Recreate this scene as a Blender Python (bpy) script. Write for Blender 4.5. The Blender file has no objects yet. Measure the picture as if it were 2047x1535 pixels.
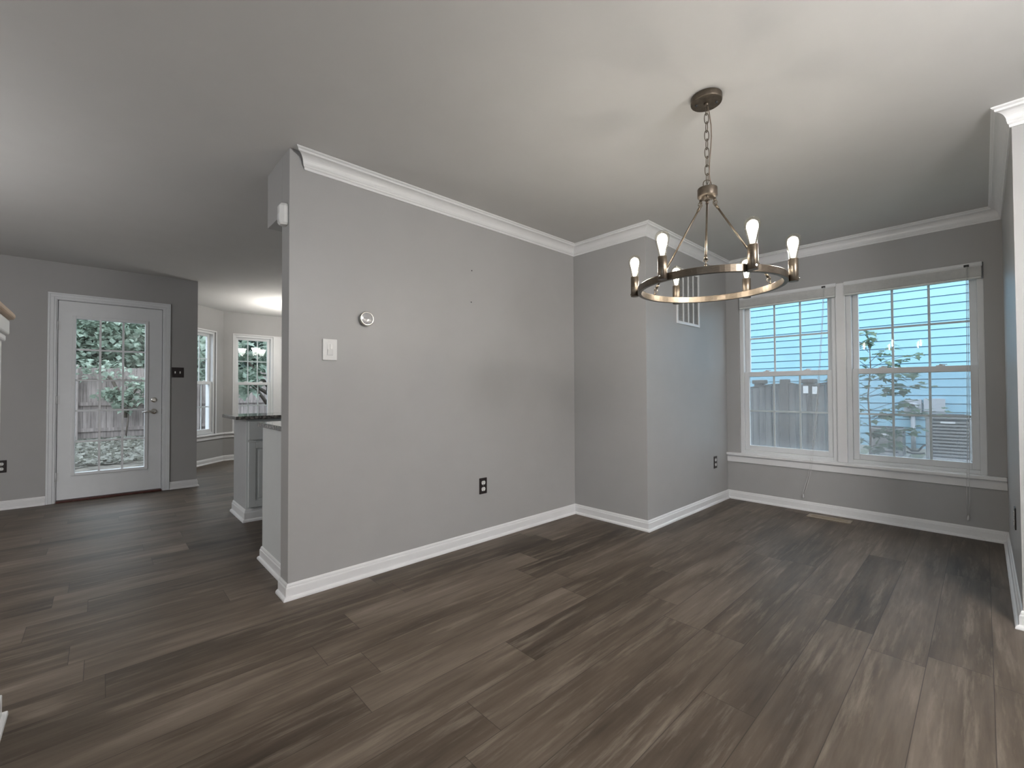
import bpy, bmesh, math, random
from mathutils import Vector, Matrix

sc = bpy.context.scene
COL = sc.collection
PI = math.pi
H = 2.44                                   # ceiling height

# ------------------------------------------------------------------ camera
cam_data = bpy.data.cameras.new('camera')
cam_data.sensor_fit = 'HORIZONTAL'
cam_data.sensor_width = 36.0
cam_data.lens = 880.0 / 2047.0 * 36.0
cam_data.clip_start = 0.02
cam_data.clip_end = 300
cam = bpy.data.objects.new('camera', cam_data)
COL.objects.link(cam)
yaw, pitch, roll = math.radians(46.96279), math.radians(0.96672), math.radians(-0.23814)
f_ = Vector((-math.sin(yaw) * math.cos(pitch), math.cos(yaw) * math.cos(pitch), math.sin(pitch)))
r_ = Vector((math.cos(yaw), math.sin(yaw), 0))
u_ = r_.cross(f_)
R_ = r_ * math.cos(roll) + u_ * math.sin(roll)
U_ = -r_ * math.sin(roll) + u_ * math.cos(roll)
M = Matrix((R_, U_, -f_)).transposed().to_4x4()
M.translation = Vector((0, 0, 1.10853))
cam.matrix_world = M
sc.camera = cam

# ------------------------------------------------------------------ light and exposure
sc.view_settings.view_transform = 'Standard'
sc.view_settings.look = 'None'
sc.view_settings.gamma = 1.0
sc.view_settings.use_curve_mapping = False
sc.view_settings.exposure = 0.0
sc.cycles.sample_clamp_indirect = 120.0
SKY_STRENGTH = 4.5
BULB_STRENGTH = 1250.0
NOOK_STRENGTH = 78.0
LIVING_FILL_STRENGTH = 23.0
SIDE_FILL_STRENGTH = 60.0
world = bpy.data.worlds.new('sky')
sc.world = world
world.use_nodes = True
bg = world.node_tree.nodes['Background']
bg.inputs[0].default_value = (0.80, 0.89, 1.0, 1)
bg.inputs[1].default_value = SKY_STRENGTH

FLOOR_D = (0.036, 0.026, 0.018)
FLOOR_M = (0.092, 0.069, 0.050)
FLOOR_L = (0.160, 0.126, 0.097)
FLOOR_W = (0.27, 0.225, 0.18)
# ------------------------------------------------------------------ material helpers
def new_mat(name):
    m = bpy.data.materials.new(name)
    m.use_nodes = True
    nt = m.node_tree
    b = nt.nodes['Principled BSDF']
    return m, nt, b

def N(nt, typ, **kw):
    n = nt.nodes.new(typ)
    for k, v in kw.items():
        setattr(n, k, v)
    return n

def math_n(nt, op, a, b=None):
    n = nt.nodes.new('ShaderNodeMath')
    n.operation = op
    for i, v in enumerate((a, b)):
        if v is None:
            continue
        if isinstance(v, (int, float)):
            n.inputs[i].default_value = v
        else:
            nt.links.new(v, n.inputs[i])
    return n.outputs[0]

def ramp(nt, fac, stops):
    n = nt.nodes.new('ShaderNodeValToRGB')
    el = n.color_ramp.elements
    while len(el) < len(stops):
        el.new(0.5)
    for e, (p, c) in zip(el, stops):
        e.position = p
        e.color = (*c, 1) if len(c) == 3 else c
    nt.links.new(fac, n.inputs[0])
    return n.outputs[0]

def noise(nt, vec, scale, detail=4.0, rough=0.55):
    n = nt.nodes.new('ShaderNodeTexNoise')
    n.inputs['Scale'].default_value = scale
    n.inputs['Detail'].default_value = detail
    n.inputs['Roughness'].default_value = rough
    if vec is not None:
        nt.links.new(vec, n.inputs['Vector'])
    return n.outputs['Fac']

def obj_coord(nt, scale=(1, 1, 1)):
    tc = nt.nodes.new('ShaderNodeTexCoord')
    mp = nt.nodes.new('ShaderNodeMapping')
    mp.inputs['Scale'].default_value = scale
    nt.links.new(tc.outputs['Object'], mp.inputs['Vector'])
    return mp.outputs['Vector']

def bump(nt, b, height, strength=0.1, dist=0.01):
    n = nt.nodes.new('ShaderNodeBump')
    n.inputs['Strength'].default_value = strength
    n.inputs['Distance'].default_value = dist
    nt.links.new(height, n.inputs['Height'])
    nt.links.new(n.outputs[0], b.inputs['Normal'])

def plain(name, col, rough=0.5, metal=0.0, spec=0.5, var=0.06, scale=20.0, bmp=0.0, stretch=(1, 1, 1)):
    m, nt, b = new_mat(name)
    v = obj_coord(nt, stretch)
    f = noise(nt, v, scale)
    lo = tuple(c * (1 - var) for c in col)
    hi = tuple(min(1, c * (1 + var)) for c in col)
    nt.links.new(ramp(nt, f, [(0.3, lo), (0.7, hi)]), b.inputs['Base Color'])
    b.inputs['Roughness'].default_value = rough
    b.inputs['Metallic'].default_value = metal
    b.inputs['Specular IOR Level'].default_value = spec
    if bmp:
        bump(nt, b, noise(nt, v, scale * 4), bmp, 0.003)
    return m

def emissive(name, col, strength, base=(0.8, 0.8, 0.8)):
    m, nt, b = new_mat(name)
    b.inputs['Base Color'].default_value = (*base, 1)
    b.inputs['Emission Color'].default_value = (*col, 1)
    b.inputs['Emission Strength'].default_value = strength
    return m

def thin_glass(name, tint=(0.95, 0.97, 0.97), ior=1.45, rough=0.0, haze=0.0, haze_col=(0.7, 0.75, 0.78)):
    m = bpy.data.materials.new(name)
    m.use_nodes = True
    nt = m.node_tree
    nt.nodes.clear()
    out = N(nt, 'ShaderNodeOutputMaterial')
    tr = N(nt, 'ShaderNodeBsdfTransparent')
    tr.inputs[0].default_value = (*tint, 1)
    gl = N(nt, 'ShaderNodeBsdfGlossy')
    gl.inputs['Roughness'].default_value = rough
    fr = N(nt, 'ShaderNodeFresnel')
    geo = N(nt, 'ShaderNodeNewGeometry')
    nt.links.new(math_n(nt, 'ADD', ior, math_n(nt, 'MULTIPLY', geo.outputs['Backfacing'], 1 / ior - ior)), fr.inputs[0])
    mx = N(nt, 'ShaderNodeMixShader')
    nt.links.new(fr.outputs[0], mx.inputs[0])
    nt.links.new(tr.outputs[0], mx.inputs[1])
    nt.links.new(gl.outputs[0], mx.inputs[2])
    last = mx.outputs[0]
    if haze:
        df = N(nt, 'ShaderNodeBsdfDiffuse')
        df.inputs[0].default_value = (*haze_col, 1)
        tc = obj_coord(nt)
        fac = math_n(nt, 'MULTIPLY', noise(nt, tc, 3.0), haze * 2)
        m2 = N(nt, 'ShaderNodeMixShader')
        nt.links.new(fac, m2.inputs[0])
        nt.links.new(last, m2.inputs[1])
        nt.links.new(df.outputs[0], m2.inputs[2])
        last = m2.outputs[0]
    nt.links.new(last, out.inputs[0])
    return m

def screen_mat(name):
    m = bpy.data.materials.new(name)
    m.use_nodes = True
    nt = m.node_tree
    nt.nodes.clear()
    out = N(nt, 'ShaderNodeOutputMaterial')
    tr = N(nt, 'ShaderNodeBsdfTransparent')
    df = N(nt, 'ShaderNodeBsdfDiffuse')
    df.inputs[0].default_value = (0.80, 0.80, 0.84, 1)
    mx = N(nt, 'ShaderNodeMixShader')
    mx.inputs[0].default_value = 0.22
    nt.links.new(tr.outputs[0], mx.inputs[1])
    nt.links.new(df.outputs[0], mx.inputs[2])
    nt.links.new(mx.outputs[0], out.inputs[0])
    return m

def floor_mat():
    m, nt, b = new_mat('floor_planks')
    tc = N(nt, 'ShaderNodeTexCoord')
    sp = N(nt, 'ShaderNodeSeparateXYZ')
    nt.links.new(tc.outputs['Object'], sp.inputs[0])
    x, y = sp.outputs[0], sp.outputs[1]
    W, L = 0.184, 1.22
    xs = math_n(nt, 'DIVIDE', math_n(nt, 'ADD', x, 0.174 + 40 * W), W)
    col = math_n(nt, 'FLOOR', xs)
    fx = math_n(nt, 'FRACT', xs)
    wn = N(nt, 'ShaderNodeTexWhiteNoise', noise_dimensions='1D')
    nt.links.new(col, wn.inputs['W'])
    ys = math_n(nt, 'ADD', math_n(nt, 'DIVIDE', math_n(nt, 'ADD', y, 40.0), L), wn.outputs[0])
    row = math_n(nt, 'FLOOR', ys)
    fy = math_n(nt, 'FRACT', ys)
    cx = N(nt, 'ShaderNodeCombineXYZ')
    nt.links.new(col, cx.inputs[0])
    nt.links.new(row, cx.inputs[1])
    wn2 = N(nt, 'ShaderNodeTexWhiteNoise', noise_dimensions='2D')
    nt.links.new(cx.outputs[0], wn2.inputs['Vector'])
    pid = wn2.outputs[0]
    # seams
    ex = math_n(nt, 'MULTIPLY', math_n(nt, 'MINIMUM', fx, math_n(nt, 'SUBTRACT', 1.0, fx)), W)
    ey = math_n(nt, 'MULTIPLY', math_n(nt, 'MINIMUM', fy, math_n(nt, 'SUBTRACT', 1.0, fy)), L)
    e = math_n(nt, 'MINIMUM', ex, ey)
    seam = math_n(nt, 'LESS_THAN', e, 0.0013)
    # grain coordinates
    def gv(sx, sy, sz):
        c = N(nt, 'ShaderNodeCombineXYZ')
        nt.links.new(math_n(nt, 'MULTIPLY', x, sx), c.inputs[0])
        nt.links.new(math_n(nt, 'MULTIPLY', y, sy), c.inputs[1])
        nt.links.new(math_n(nt, 'MULTIPLY', pid, sz), c.inputs[2])
        return c.outputs[0]
    n_fine = noise(nt, gv(60, 3.0, 37), 1.0, 6, 0.6)
    n_mid = noise(nt, gv(14, 1.6, 53), 1.0, 5, 0.6)
    n_big = noise(nt, gv(5, 1.1, 71), 1.0, 3, 0.5)
    n_wear = noise(nt, gv(26, 1.9, 19), 1.0, 8, 0.68)
    tone = math_n(nt, 'ADD', math_n(nt, 'ADD', 0.04, math_n(nt, 'MULTIPLY', pid, 0.17)),
                  math_n(nt, 'ADD', math_n(nt, 'MULTIPLY', n_mid, 0.42), math_n(nt, 'MULTIPLY', n_big, 0.42)))
    tone = math_n(nt, 'ADD', tone, math_n(nt, 'MULTIPLY', math_n(nt, 'SUBTRACT', n_fine, 0.5), 0.22))
    basec = ramp(nt, tone, [(0.34, FLOOR_D), (0.54, FLOOR_M), (0.72, FLOOR_L)])
    wear = ramp(nt, n_wear, [(0.52, (0, 0, 0)), (0.70, (1, 1, 1))])
    mx = N(nt, 'ShaderNodeMixRGB')
    nt.links.new(math_n(nt, 'MULTIPLY', wear, 0.55), mx.inputs[0])
    nt.links.new(basec, mx.inputs[1])
    mx.inputs[2].default_value = (*FLOOR_W, 1)
    m2 = N(nt, 'ShaderNodeMixRGB')
    nt.links.new(math_n(nt, 'MULTIPLY', seam, 0.65), m2.inputs[0])
    nt.links.new(mx.outputs[0], m2.inputs[1])
    m2.inputs[2].default_value = (0.02, 0.016, 0.013, 1)
    nt.links.new(m2.outputs[0], b.inputs['Base Color'])
    rg = math_n(nt, 'ADD', 0.36, math_n(nt, 'MULTIPLY', n_wear, 0.22))
    nt.links.new(rg, b.inputs['Roughness'])
    b.inputs['Specular IOR Level'].default_value = 0.30
    h = math_n(nt, 'SUBTRACT', math_n(nt, 'MULTIPLY', n_fine, 0.5), math_n(nt, 'MULTIPLY', seam, 1.0))
    bump(nt, b, h, 0.12, 0.004)
    return m


def wood_fence_mat(name, dark, light, board_axis_scale):
    m, nt, b = new_mat(name)
    v = obj_coord(nt, board_axis_scale)
    f1 = noise(nt, v, 1.0, 6, 0.6)
    v2 = obj_coord(nt)
    f2 = noise(nt, v2, 1.3, 3)
    t = math_n(nt, 'ADD', math_n(nt, 'MULTIPLY', f1, 0.65), math_n(nt, 'MULTIPLY', f2, 0.35))
    nt.links.new(ramp(nt, t, [(0.32, dark), (0.66, light)]), b.inputs['Base Color'])
    b.inputs['Roughness'].default_value = 0.85
    b.inputs['Specular IOR Level'].default_value = 0.2
    return m

def leaf_mat(name, a, c):
    m, nt, b = new_mat(name)
    v = obj_coord(nt)
    f = noise(nt, v, 9.0, 2)
    nt.links.new(ramp(nt, f, [(0.3, a), (0.7, c)]), b.inputs['Base Color'])
    b.inputs['Roughness'].default_value = 0.45
    tr = N(nt, 'ShaderNodeBsdfTranslucent')
    tr.inputs[0].default_value = (*[min(1, q * 1.2) for q in c], 1)
    mx = N(nt, 'ShaderNodeMixShader')
    mx.inputs[0].default_value = 0.3
    out = nt.nodes['Material Output']
    nt.links.new(b.outputs[0], mx.inputs[1])
    nt.links.new(tr.outputs[0], mx.inputs[2])
    nt.links.new(mx.outputs[0], out.inputs[0])
    return m

MT = {}
MT['wall'] = plain('wall_paint', (0.385, 0.38, 0.375), 0.42, spec=0.35, var=0.015, scale=6, bmp=0.03)
MT['ceiling'] = plain('ceiling_paint', (0.61, 0.605, 0.595), 0.8, spec=0.2, var=0.012, scale=5, bmp=0.03)
MT['trim'] = plain('trim_paint', (0.74, 0.74, 0.745), 0.28, var=0.015, scale=10)
MT['vinyl'] = plain('vinyl_white', (0.70, 0.71, 0.72), 0.35, var=0.02, scale=10)
MT['door'] = plain('door_paint', (0.74, 0.76, 0.78), 0.35, var=0.02, scale=8)
MT['floor'] = floor_mat()
MT['bronze'] = plain('brushed_bronze', (0.13, 0.105, 0.08), 0.32, metal=0.85, var=0.25, scale=60, stretch=(1, 1, 8))
MT['bronze_dark'] = plain('aged_bronze', (0.105, 0.085, 0.065), 0.42, metal=0.7, var=0.3, scale=40, bmp=0.05)
MT['chrome'] = plain('satin_nickel', (0.72, 0.70, 0.66), 0.18, metal=1.0, var=0.05)
MT['brass_cord'] = plain('brown_cord', (0.16, 0.12, 0.09), 0.5, var=0.15, scale=60)
MT['plate_dark'] = plain('bronze_plate', (0.035, 0.028, 0.028), 0.35, metal=0.3, var=0.15, scale=40)
MT['plastic'] = plain('white_plastic', (0.68, 0.68, 0.67), 0.35, var=0.03, scale=30)
MT['plastic_dk'] = plain('dark_slot', (0.03, 0.03, 0.03), 0.6, var=0.1)
MT['paddle'] = plain('switch_paddle', (0.82, 0.82, 0.80), 0.12, var=0.02)
MT['glass'] = thin_glass('window_glass')
MT['bulb_glass'] = thin_glass('bulb_glass', tint=(0.97, 0.95, 0.90), ior=1.5)
MT['screen'] = screen_mat('insect_screen_mesh')
MT['filament'] = emissive('filament_glow', (1.0, 0.95, 0.87), BULB_STRENGTH)
def glow_mat(name, col, strength):
    m = bpy.data.materials.new(name)
    m.use_nodes = True
    nt = m.node_tree
    nt.nodes.clear()
    out = N(nt, 'ShaderNodeOutputMaterial')
    tr = N(nt, 'ShaderNodeBsdfTransparent')
    em = N(nt, 'ShaderNodeEmission')
    em.inputs[0].default_value = (*col, 1)
    em.inputs[1].default_value = strength
    ad = N(nt, 'ShaderNodeAddShader')
    nt.links.new(tr.outputs[0], ad.inputs[0])
    nt.links.new(em.outputs[0], ad.inputs[1])
    nt.links.new(ad.outputs[0], out.inputs[0])
    return m
MT['bloom'] = glow_mat('bloom_glow', (1.0, 0.96, 0.86), 1.6)  # see-through emission standing in for lens bloom round the filament
MT['shade_dim'] = emissive('opal_shade_lower', (1.0, 0.97, 0.90), NOOK_STRENGTH * 0.12)
MT['shade'] = emissive('opal_shade_glow', (1.0, 0.97, 0.90), NOOK_STRENGTH)
MT['blind'] = plain('blind_slats', (0.66, 0.66, 0.65), 0.5, var=0.05, scale=30)
MT['cord_white'] = plain('cord_white', (0.62, 0.62, 0.62), 0.6, var=0.05)
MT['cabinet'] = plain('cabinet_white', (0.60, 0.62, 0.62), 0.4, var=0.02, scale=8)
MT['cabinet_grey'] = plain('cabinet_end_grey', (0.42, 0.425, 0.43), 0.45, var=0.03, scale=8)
MT['threshold'] = plain('threshold_wood', (0.075, 0.022, 0.016), 0.4, var=0.3, scale=30, stretch=(1, 6, 1))
MT['oak'] = plain('oak_cap', (0.52, 0.38, 0.26), 0.4, var=0.15, scale=8, stretch=(1, 10, 10))
MT['register'] = plain('register_metal', (0.36, 0.30, 0.23), 0.4, metal=0.3, var=0.1, scale=30)
MT['dark'] = plain('dark_void', (0.02, 0.018, 0.016), 0.8, var=0.2)
MT['granite'] = None
def granite():
    m, nt, b = new_mat('granite')
    v = obj_coord(nt)
    a = noise(nt, v, 55, 6, 0.7)
    nt.links.new(ramp(nt, a, [(0.36, (0.03, 0.028, 0.027)), (0.5, (0.13, 0.125, 0.12)), (0.62, (0.34, 0.32, 0.29))]), b.inputs['Base Color'])
    b.inputs['Roughness'].default_value = 0.08
    return m
MT['granite'] = granite()
MT['siding'] = plain('lap_siding_paint', (0.235, 0.42, 0.53), 0.6, spec=0.2, var=0.04, scale=1.5, bmp=0.02)
MT['fence_grey'] = wood_fence_mat('weathered_fence_wood', (0.032, 0.032, 0.036), (0.175, 0.17, 0.168), (22, 22, 1.2))
MT['fence_dark'] = plain('dark_fence_post', (0.055, 0.05, 0.047), 0.8, var=0.3, scale=10, stretch=(8, 8, 1))
MT['fence_tan'] = wood_fence_mat('cedar_fence_wood', (0.10, 0.082, 0.075), (0.36, 0.31, 0.29), (22, 22, 1.2))
MT['leaf_a'] = leaf_mat('leaf_green', (0.07, 0.11, 0.075), (0.29, 0.36, 0.28))
MT['leaf_b'] = leaf_mat('leaf_blue_green', (0.11, 0.16, 0.12), (0.37, 0.44, 0.36))
MT['leaf_c'] = leaf_mat('leaf_dark_green', (0.04, 0.065, 0.05), (0.17, 0.23, 0.19))
MT['leaf_s'] = leaf_mat('leaf_sapling', (0.035, 0.070, 0.042), (0.119, 0.175, 0.112))
MT['bark'] = plain('bark', (0.10, 0.08, 0.065), 0.9, var=0.4, scale=20, stretch=(4, 4, 1))
MT['lawn'] = plain('lawn_grass', (0.128, 0.152, 0.096), 0.95, var=0.5, scale=14)
MT['soil'] = plain('leafy_soil', (0.10, 0.09, 0.075), 0.95, var=0.6, scale=9)
MT['litter'] = leaf_mat('fallen_leaves', (0.060, 0.060, 0.048), (0.252, 0.252, 0.216))
MT['ac'] = plain('condenser_metal', (0.216, 0.212, 0.216), 0.5, var=0.06, scale=10)
MT['ac_dark'] = plain('condenser_core', (0.045, 0.045, 0.05), 0.8, var=0.2)
MT['meter'] = plain('meter_grey', (0.336, 0.360, 0.400), 0.45, var=0.05)
MT['label'] = plain('white_label', (0.600, 0.600, 0.624), 0.5, var=0.03)
MT['pad'] = plain('concrete_pad', (0.38, 0.38, 0.36), 0.9, var=0.1, scale=15)
MT['rubber'] = plain('black_rubber', (0.03, 0.03, 0.032), 0.6, var=0.1)
MT['shed'] = plain('dark_board_wall', (0.07, 0.065, 0.065), 0.8, var=0.3, scale=4, stretch=(1, 1, 8))
MT['living'] = emissive('fill_glow_living', (1.0, 0.985, 0.97), LIVING_FILL_STRENGTH)  # this and the next: glow of the added, unseen fill drums
MT['side'] = emissive('fill_glow_side', (1.0, 0.985, 0.975), SIDE_FILL_STRENGTH)

# ------------------------------------------------------------------ mesh helpers
class MB:
    def __init__(self):
        self.v = []
        self.f = []
        self.smooth = []
    def add(self, verts, faces, smooth=False):
        o = len(self.v)
        self.v += [tuple(p) for p in verts]
        self.f += [tuple(i + o for i in q) for q in faces]
        self.smooth += [smooth] * len(faces)
    def box(self, x0, x1, y0, y1, z0, z1, m=None):
        vs = [Vector((x, y, z)) for x in (x0, x1) for y in (y0, y1) for z in (z0, z1)]
        if m is not None:
            vs = [m @ p for p in vs]
        self.add(vs, [(0, 1, 3, 2), (4, 6, 7, 5), (0, 4, 5, 1), (2, 3, 7, 6), (0, 2, 6, 4), (1, 5, 7, 3)])
        return self
    def lathe(self, prof, n=24, m=None, cap=True, smooth=True):
        """prof: list of (r,z) bottom to top, around local z"""
        vs = []
        for r, z in prof:
            for k in range(n):
                a = 2 * PI * k / n
                p = Vector((r * math.cos(a), r * math.sin(a), z))
                vs.append(m @ p if m is not None else p)
        fs = []
        for i in range(len(prof) - 1):
            for k in range(n):
                k2 = (k + 1) % n
                fs.append((i * n + k, i * n + k2, (i + 1) * n + k2, (i + 1) * n + k))
        self.add(vs, fs, smooth)
        if cap:
            o = len(self.v) - len(vs)
            self.f.append(tuple(o + k for k in reversed(range(n))))
            self.f.append(tuple(o + (len(prof) - 1) * n + k for k in range(n)))
            self.smooth += [False, False]
        return self
    def cyl(self, p0, p1, r0, r1=None, n=16, smooth=True):
        p0, p1 = Vector(p0), Vector(p1)
        d = p1 - p0
        q = d.to_track_quat('Z', 'Y').to_matrix().to_4x4()
        q.translation = p0
        return self.lathe([(r0, 0), (r0 if r1 is None else r1, d.length)], n, q, True, smooth)
    def tube(self, pts, r, n=8, closed=False, radii=None):
        pts = [Vector(p) for p in pts]
        L = len(pts)
        vs, fs = [], []
        t0 = None
        nrm = None
        for i, p in enumerate(pts):
            if closed:
                t = (pts[(i + 1) % L] - pts[i - 1]).normalized()
            else:
                t = (pts[min(i + 1, L - 1)] - pts[max(i - 1, 0)]).normalized()
            if nrm is None:
                nrm = t.orthogonal().normalized()
            else:
                nrm = (nrm - t * nrm.dot(t)).normalized()
            bn = t.cross(nrm)
            rr = radii[i] if radii else r
            for k in range(n):
                a = 2 * PI * k / n
                vs.append(p + (nrm * math.cos(a) + bn * math.sin(a)) * rr)
        M_ = L if closed else L - 1
        for i in range(M_):
            j = (i + 1) % L
            for k in range(n):
                k2 = (k + 1) % n
                fs.append((i * n + k, i * n + k2, j * n + k2, j * n + k))
        self.add(vs, fs, True)
        if not closed:
            o = len(self.v) - len(vs)
            self.f.append(tuple(o + k for k in reversed(range(n))))
            self.f.append(tuple(o + (L - 1) * n + k for k in range(n)))
            self.smooth += [False, False]
        return self
    def prism(self, poly, z0, z1):
        n = len(poly)
        vs = [(x, y, z0) for x, y in poly] + [(x, y, z1) for x, y in poly]
        fs = [tuple(reversed(range(n))), tuple(range(n, 2 * n))]
        fs += [(k, (k + 1) % n, n + (k + 1) % n, n + k) for k in range(n)]
        self.add(vs, fs)
        return self
    def build(self, name, mat, parent=None, bevel=0.0, recalc=True, seg=2):
        me = bpy.data.meshes.new(name)
        me.from_pydata(self.v, [], self.f)
        me.polygons.foreach_set('use_smooth', self.smooth)
        if recalc:
            bm = bmesh.new()
            bm.from_mesh(me)
            bmesh.ops.recalc_face_normals(bm, faces=bm.faces)
            bm.to_mesh(me)
            bm.free()
        me.materials.append(mat)
        o = bpy.data.objects.new(name, me)
        COL.objects.link(o)
        if parent is not None:
            o.parent = parent
        if bevel:
            md = o.modifiers.new('bevel', 'BEVEL')
            md.width = bevel
            md.segments = seg
            md.limit_method = 'ANGLE'
        return o

def box(name, mat, x0, x1, y0, y1, z0, z1, parent=None, bevel=0.0):
    return MB().box(x0, x1, y0, y1, z0, z1).build(name, mat, parent, bevel)

def thing(name, label, cat, loc=(0, 0, 0), rz=0.0, group=None, kind=None):
    o = bpy.data.objects.new(name, None)
    o.empty_display_size = 0.1
    COL.objects.link(o)
    o.location = loc
    o.rotation_euler = (0, 0, rz)
    tag(o, label, cat, group, kind)
    return o

def tag(o, label=None, cat=None, group=None, kind=None):
    if label: o['label'] = label
    if cat: o['category'] = cat
    if group: o['group'] = group
    if kind: o['kind'] = kind
    return o

def struct(o, label=None, cat=None):
    return tag(o, label, cat, None, 'structure')

def copy_tree(o, parent=None):
    c = o.copy()
    COL.objects.link(c)
    c.parent = parent
    for ch in list(o.children):
        copy_tree(ch, c)
    return c

# mitred path tools : the room lies to the right of the path
def path_frames(path, closed=False):
    P = [Vector(p) for p in path]
    n = len(P)
    seg = []
    m = n if closed else n - 1
    for i in range(m):
        d = (P[(i + 1) % n] - P[i]).normalized()
        seg.append((d, Vector((d.y, -d.x))))
    mit = []
    for i in range(n):
        if closed:
            a, b = seg[i - 1][1], seg[i][1]
        else:
            a = seg[max(i - 1, 0)][1]
            b = seg[min(i, m - 1)][1]
        mit.append((a + b) / (1 + a.dot(b)))
    return P, seg, mit

def profile_run(path, prof, zbase=0.0, closed=False, start=None):
    """one MB per path segment, mitred at the corners; prof = [(into room, z)]"""
    P, seg, mit = path_frames(path, closed)
    if start is not None:
        mit[0] = Vector(start)
    out = []
    k = len(prof)
    for i in range(len(seg)):
        j = (i + 1) % len(P)
        vs = []
        for q in (i, j):
            for d, z in prof:
                p = P[q] + mit[q] * d
                vs.append((p.x, p.y, zbase + z))
        fs = [tuple(range(k)), tuple(reversed(range(k, 2 * k)))]
        fs += [(a, k + a, k + (a + 1) % k, (a + 1) % k) for a in range(k)]
        mb = MB()
        mb.add(vs, fs)
        out.append(mb)
    return out

def wall_run(path, th, openings, names, mat, closed=True):
    P, seg, mit = path_frames(path, closed)
    made = {}
    for i in range(len(seg)):
        j = (i + 1) % len(P)
        if names[i] is None:
            continue
        d, nrm = seg[i]
        L = (P[j] - P[i]).length
        ops = openings.get(names[i], [])
        ss = sorted({0.0, L, *[o[0] for o in ops], *[o[1] for o in ops]})
        zs = sorted({0.0, H, *[o[2] for o in ops], *[o[3] for o in ops]})
        def pin(s):
            return P[i] + d * s
        def pout(s):
            if s == 0.0: return P[i] - mit[i] * th
            if s == L: return P[j] - mit[j] * th
            return P[i] + d * s - nrm * th
        def solid(a, b):
            if a < 0 or b < 0 or a >= len(ss) - 1 or b >= len(zs) - 1: return False
            cs, cz = (ss[a] + ss[a + 1]) / 2, (zs[b] + zs[b + 1]) / 2
            return not any(o[0] < cs < o[1] and o[2] < cz < o[3] for o in ops)
        mb = MB()
        for a in range(len(ss) - 1):
            for b in range(len(zs) - 1):
                if not solid(a, b): continue
                s0, s1, z0, z1 = ss[a], ss[a + 1], zs[b], zs[b + 1]
                I0, I1, O0, O1 = pin(s0), pin(s1), pout(s0), pout(s1)
                A = [(*I0, z0), (*I1, z0), (*I1, z1), (*I0, z1), (*O0, z0), (*O1, z0), (*O1, z1), (*O0, z1)]
                fs = [(0, 1, 2, 3), (5, 4, 7, 6)]
                if not solid(a - 1, b): fs.append((4, 0, 3, 7))
                if not solid(a + 1, b): fs.append((1, 5, 6, 2))
                if not solid(a, b - 1): fs.append((4, 5, 1, 0))
                if not solid(a, b + 1): fs.append((3, 2, 6, 7))
                mb.add(A, fs)
        o = mb.build(names[i], mat, recalc=False)
        # weld so the wall is one clean shell
        bm = bmesh.new(); bm.from_mesh(o.data)
        bmesh.ops.remove_doubles(bm, verts=bm.verts, dist=1e-5)
        bmesh.ops.recalc_face_normals(bm, faces=bm.faces)
        bm.to_mesh(o.data); bm.free()
        made[names[i]] = struct(o)
    return made

# ------------------------------------------------------------------ the plan
xA, yJ, xJ, yW, xR, yK, yE = -2.557, 3.168, -1.825, 4.768, 0.109, 3.128, 0.739
xD, yDe = -6.396, 0.838
xB = -8.463
SW, SE = -3.2, 2.3
outline = [(xD, SW), (xD, yDe), (-7.847, yDe), (xB, 1.454), (xB, 3.05), (-7.847, 3.666), (xD, 3.666), (xD, yW),
           (xJ, yW), (xR, yW), (xR, yK), (SE, yK), (SE, SW)]
onames = ['wall_door', 'wall_nook_side', 'wall_nook_angled', 'wall_nook_back', 'wall_nook_far_angled', 'wall_nook_far_side',
          'wall_kitchen_side', 'wall_kitchen_back', 'wall_window', 'wall_alcove_right', 'wall_right', 'wall_living_side', 'wall_living_back']
TH = 0.14
WZ0, WZ1 = 0.475, 2.052
# nook windows
NZ0, NZ1 = 0.46, 2.07
openings = {
    'wall_window': [(-1.70 - xJ, 0.012 - xJ, WZ0, WZ1)],
    'wall_door': [(-0.345 - SW, 0.530 - SW, 0.0, 2.075)],
    'wall_nook_angled': [(0.10, 0.70, NZ0, NZ1)],
    'wall_nook_back': [(1.605 - 1.454, 2.905 - 1.454, NZ0, NZ1)],
    'wall_nook_far_angled': [(0.17, 0.77, NZ0, NZ1)],
    'wall_living_back': [(0.5, 2.3, 0.5, 2.1)],
}
wall_run(outline, TH, openings, onames, MT['wall'])
Pq, sq, mq = path_frames(outline, True)
outer = [(p - m * TH) for p, m in zip(Pq, mq)]
outer = [(p.x, p.y) for p in outer]
struct(MB().prism(outer, -0.16, 0.0).build('floor', MT['floor']))
struct(MB().prism(outer, H, H + 0.15).build('ceiling', MT['ceiling']))

# partition between dining room and kitchen, its soffit, and the return-air chase beside the window
WT = 0.13
struct(box('wall_left', MT['wall'], xA - WT, xA, yE, yJ, 0, H, bevel=0.002))
struct(box('wall_chase', MT['wall'], xA - WT, xJ, yJ, yW, 0, H, bevel=0.002))
struct(box('wall_soffit', MT['wall'], -2.984, xA - WT, yE, yW, 2.113, H, bevel=0.002))

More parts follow.
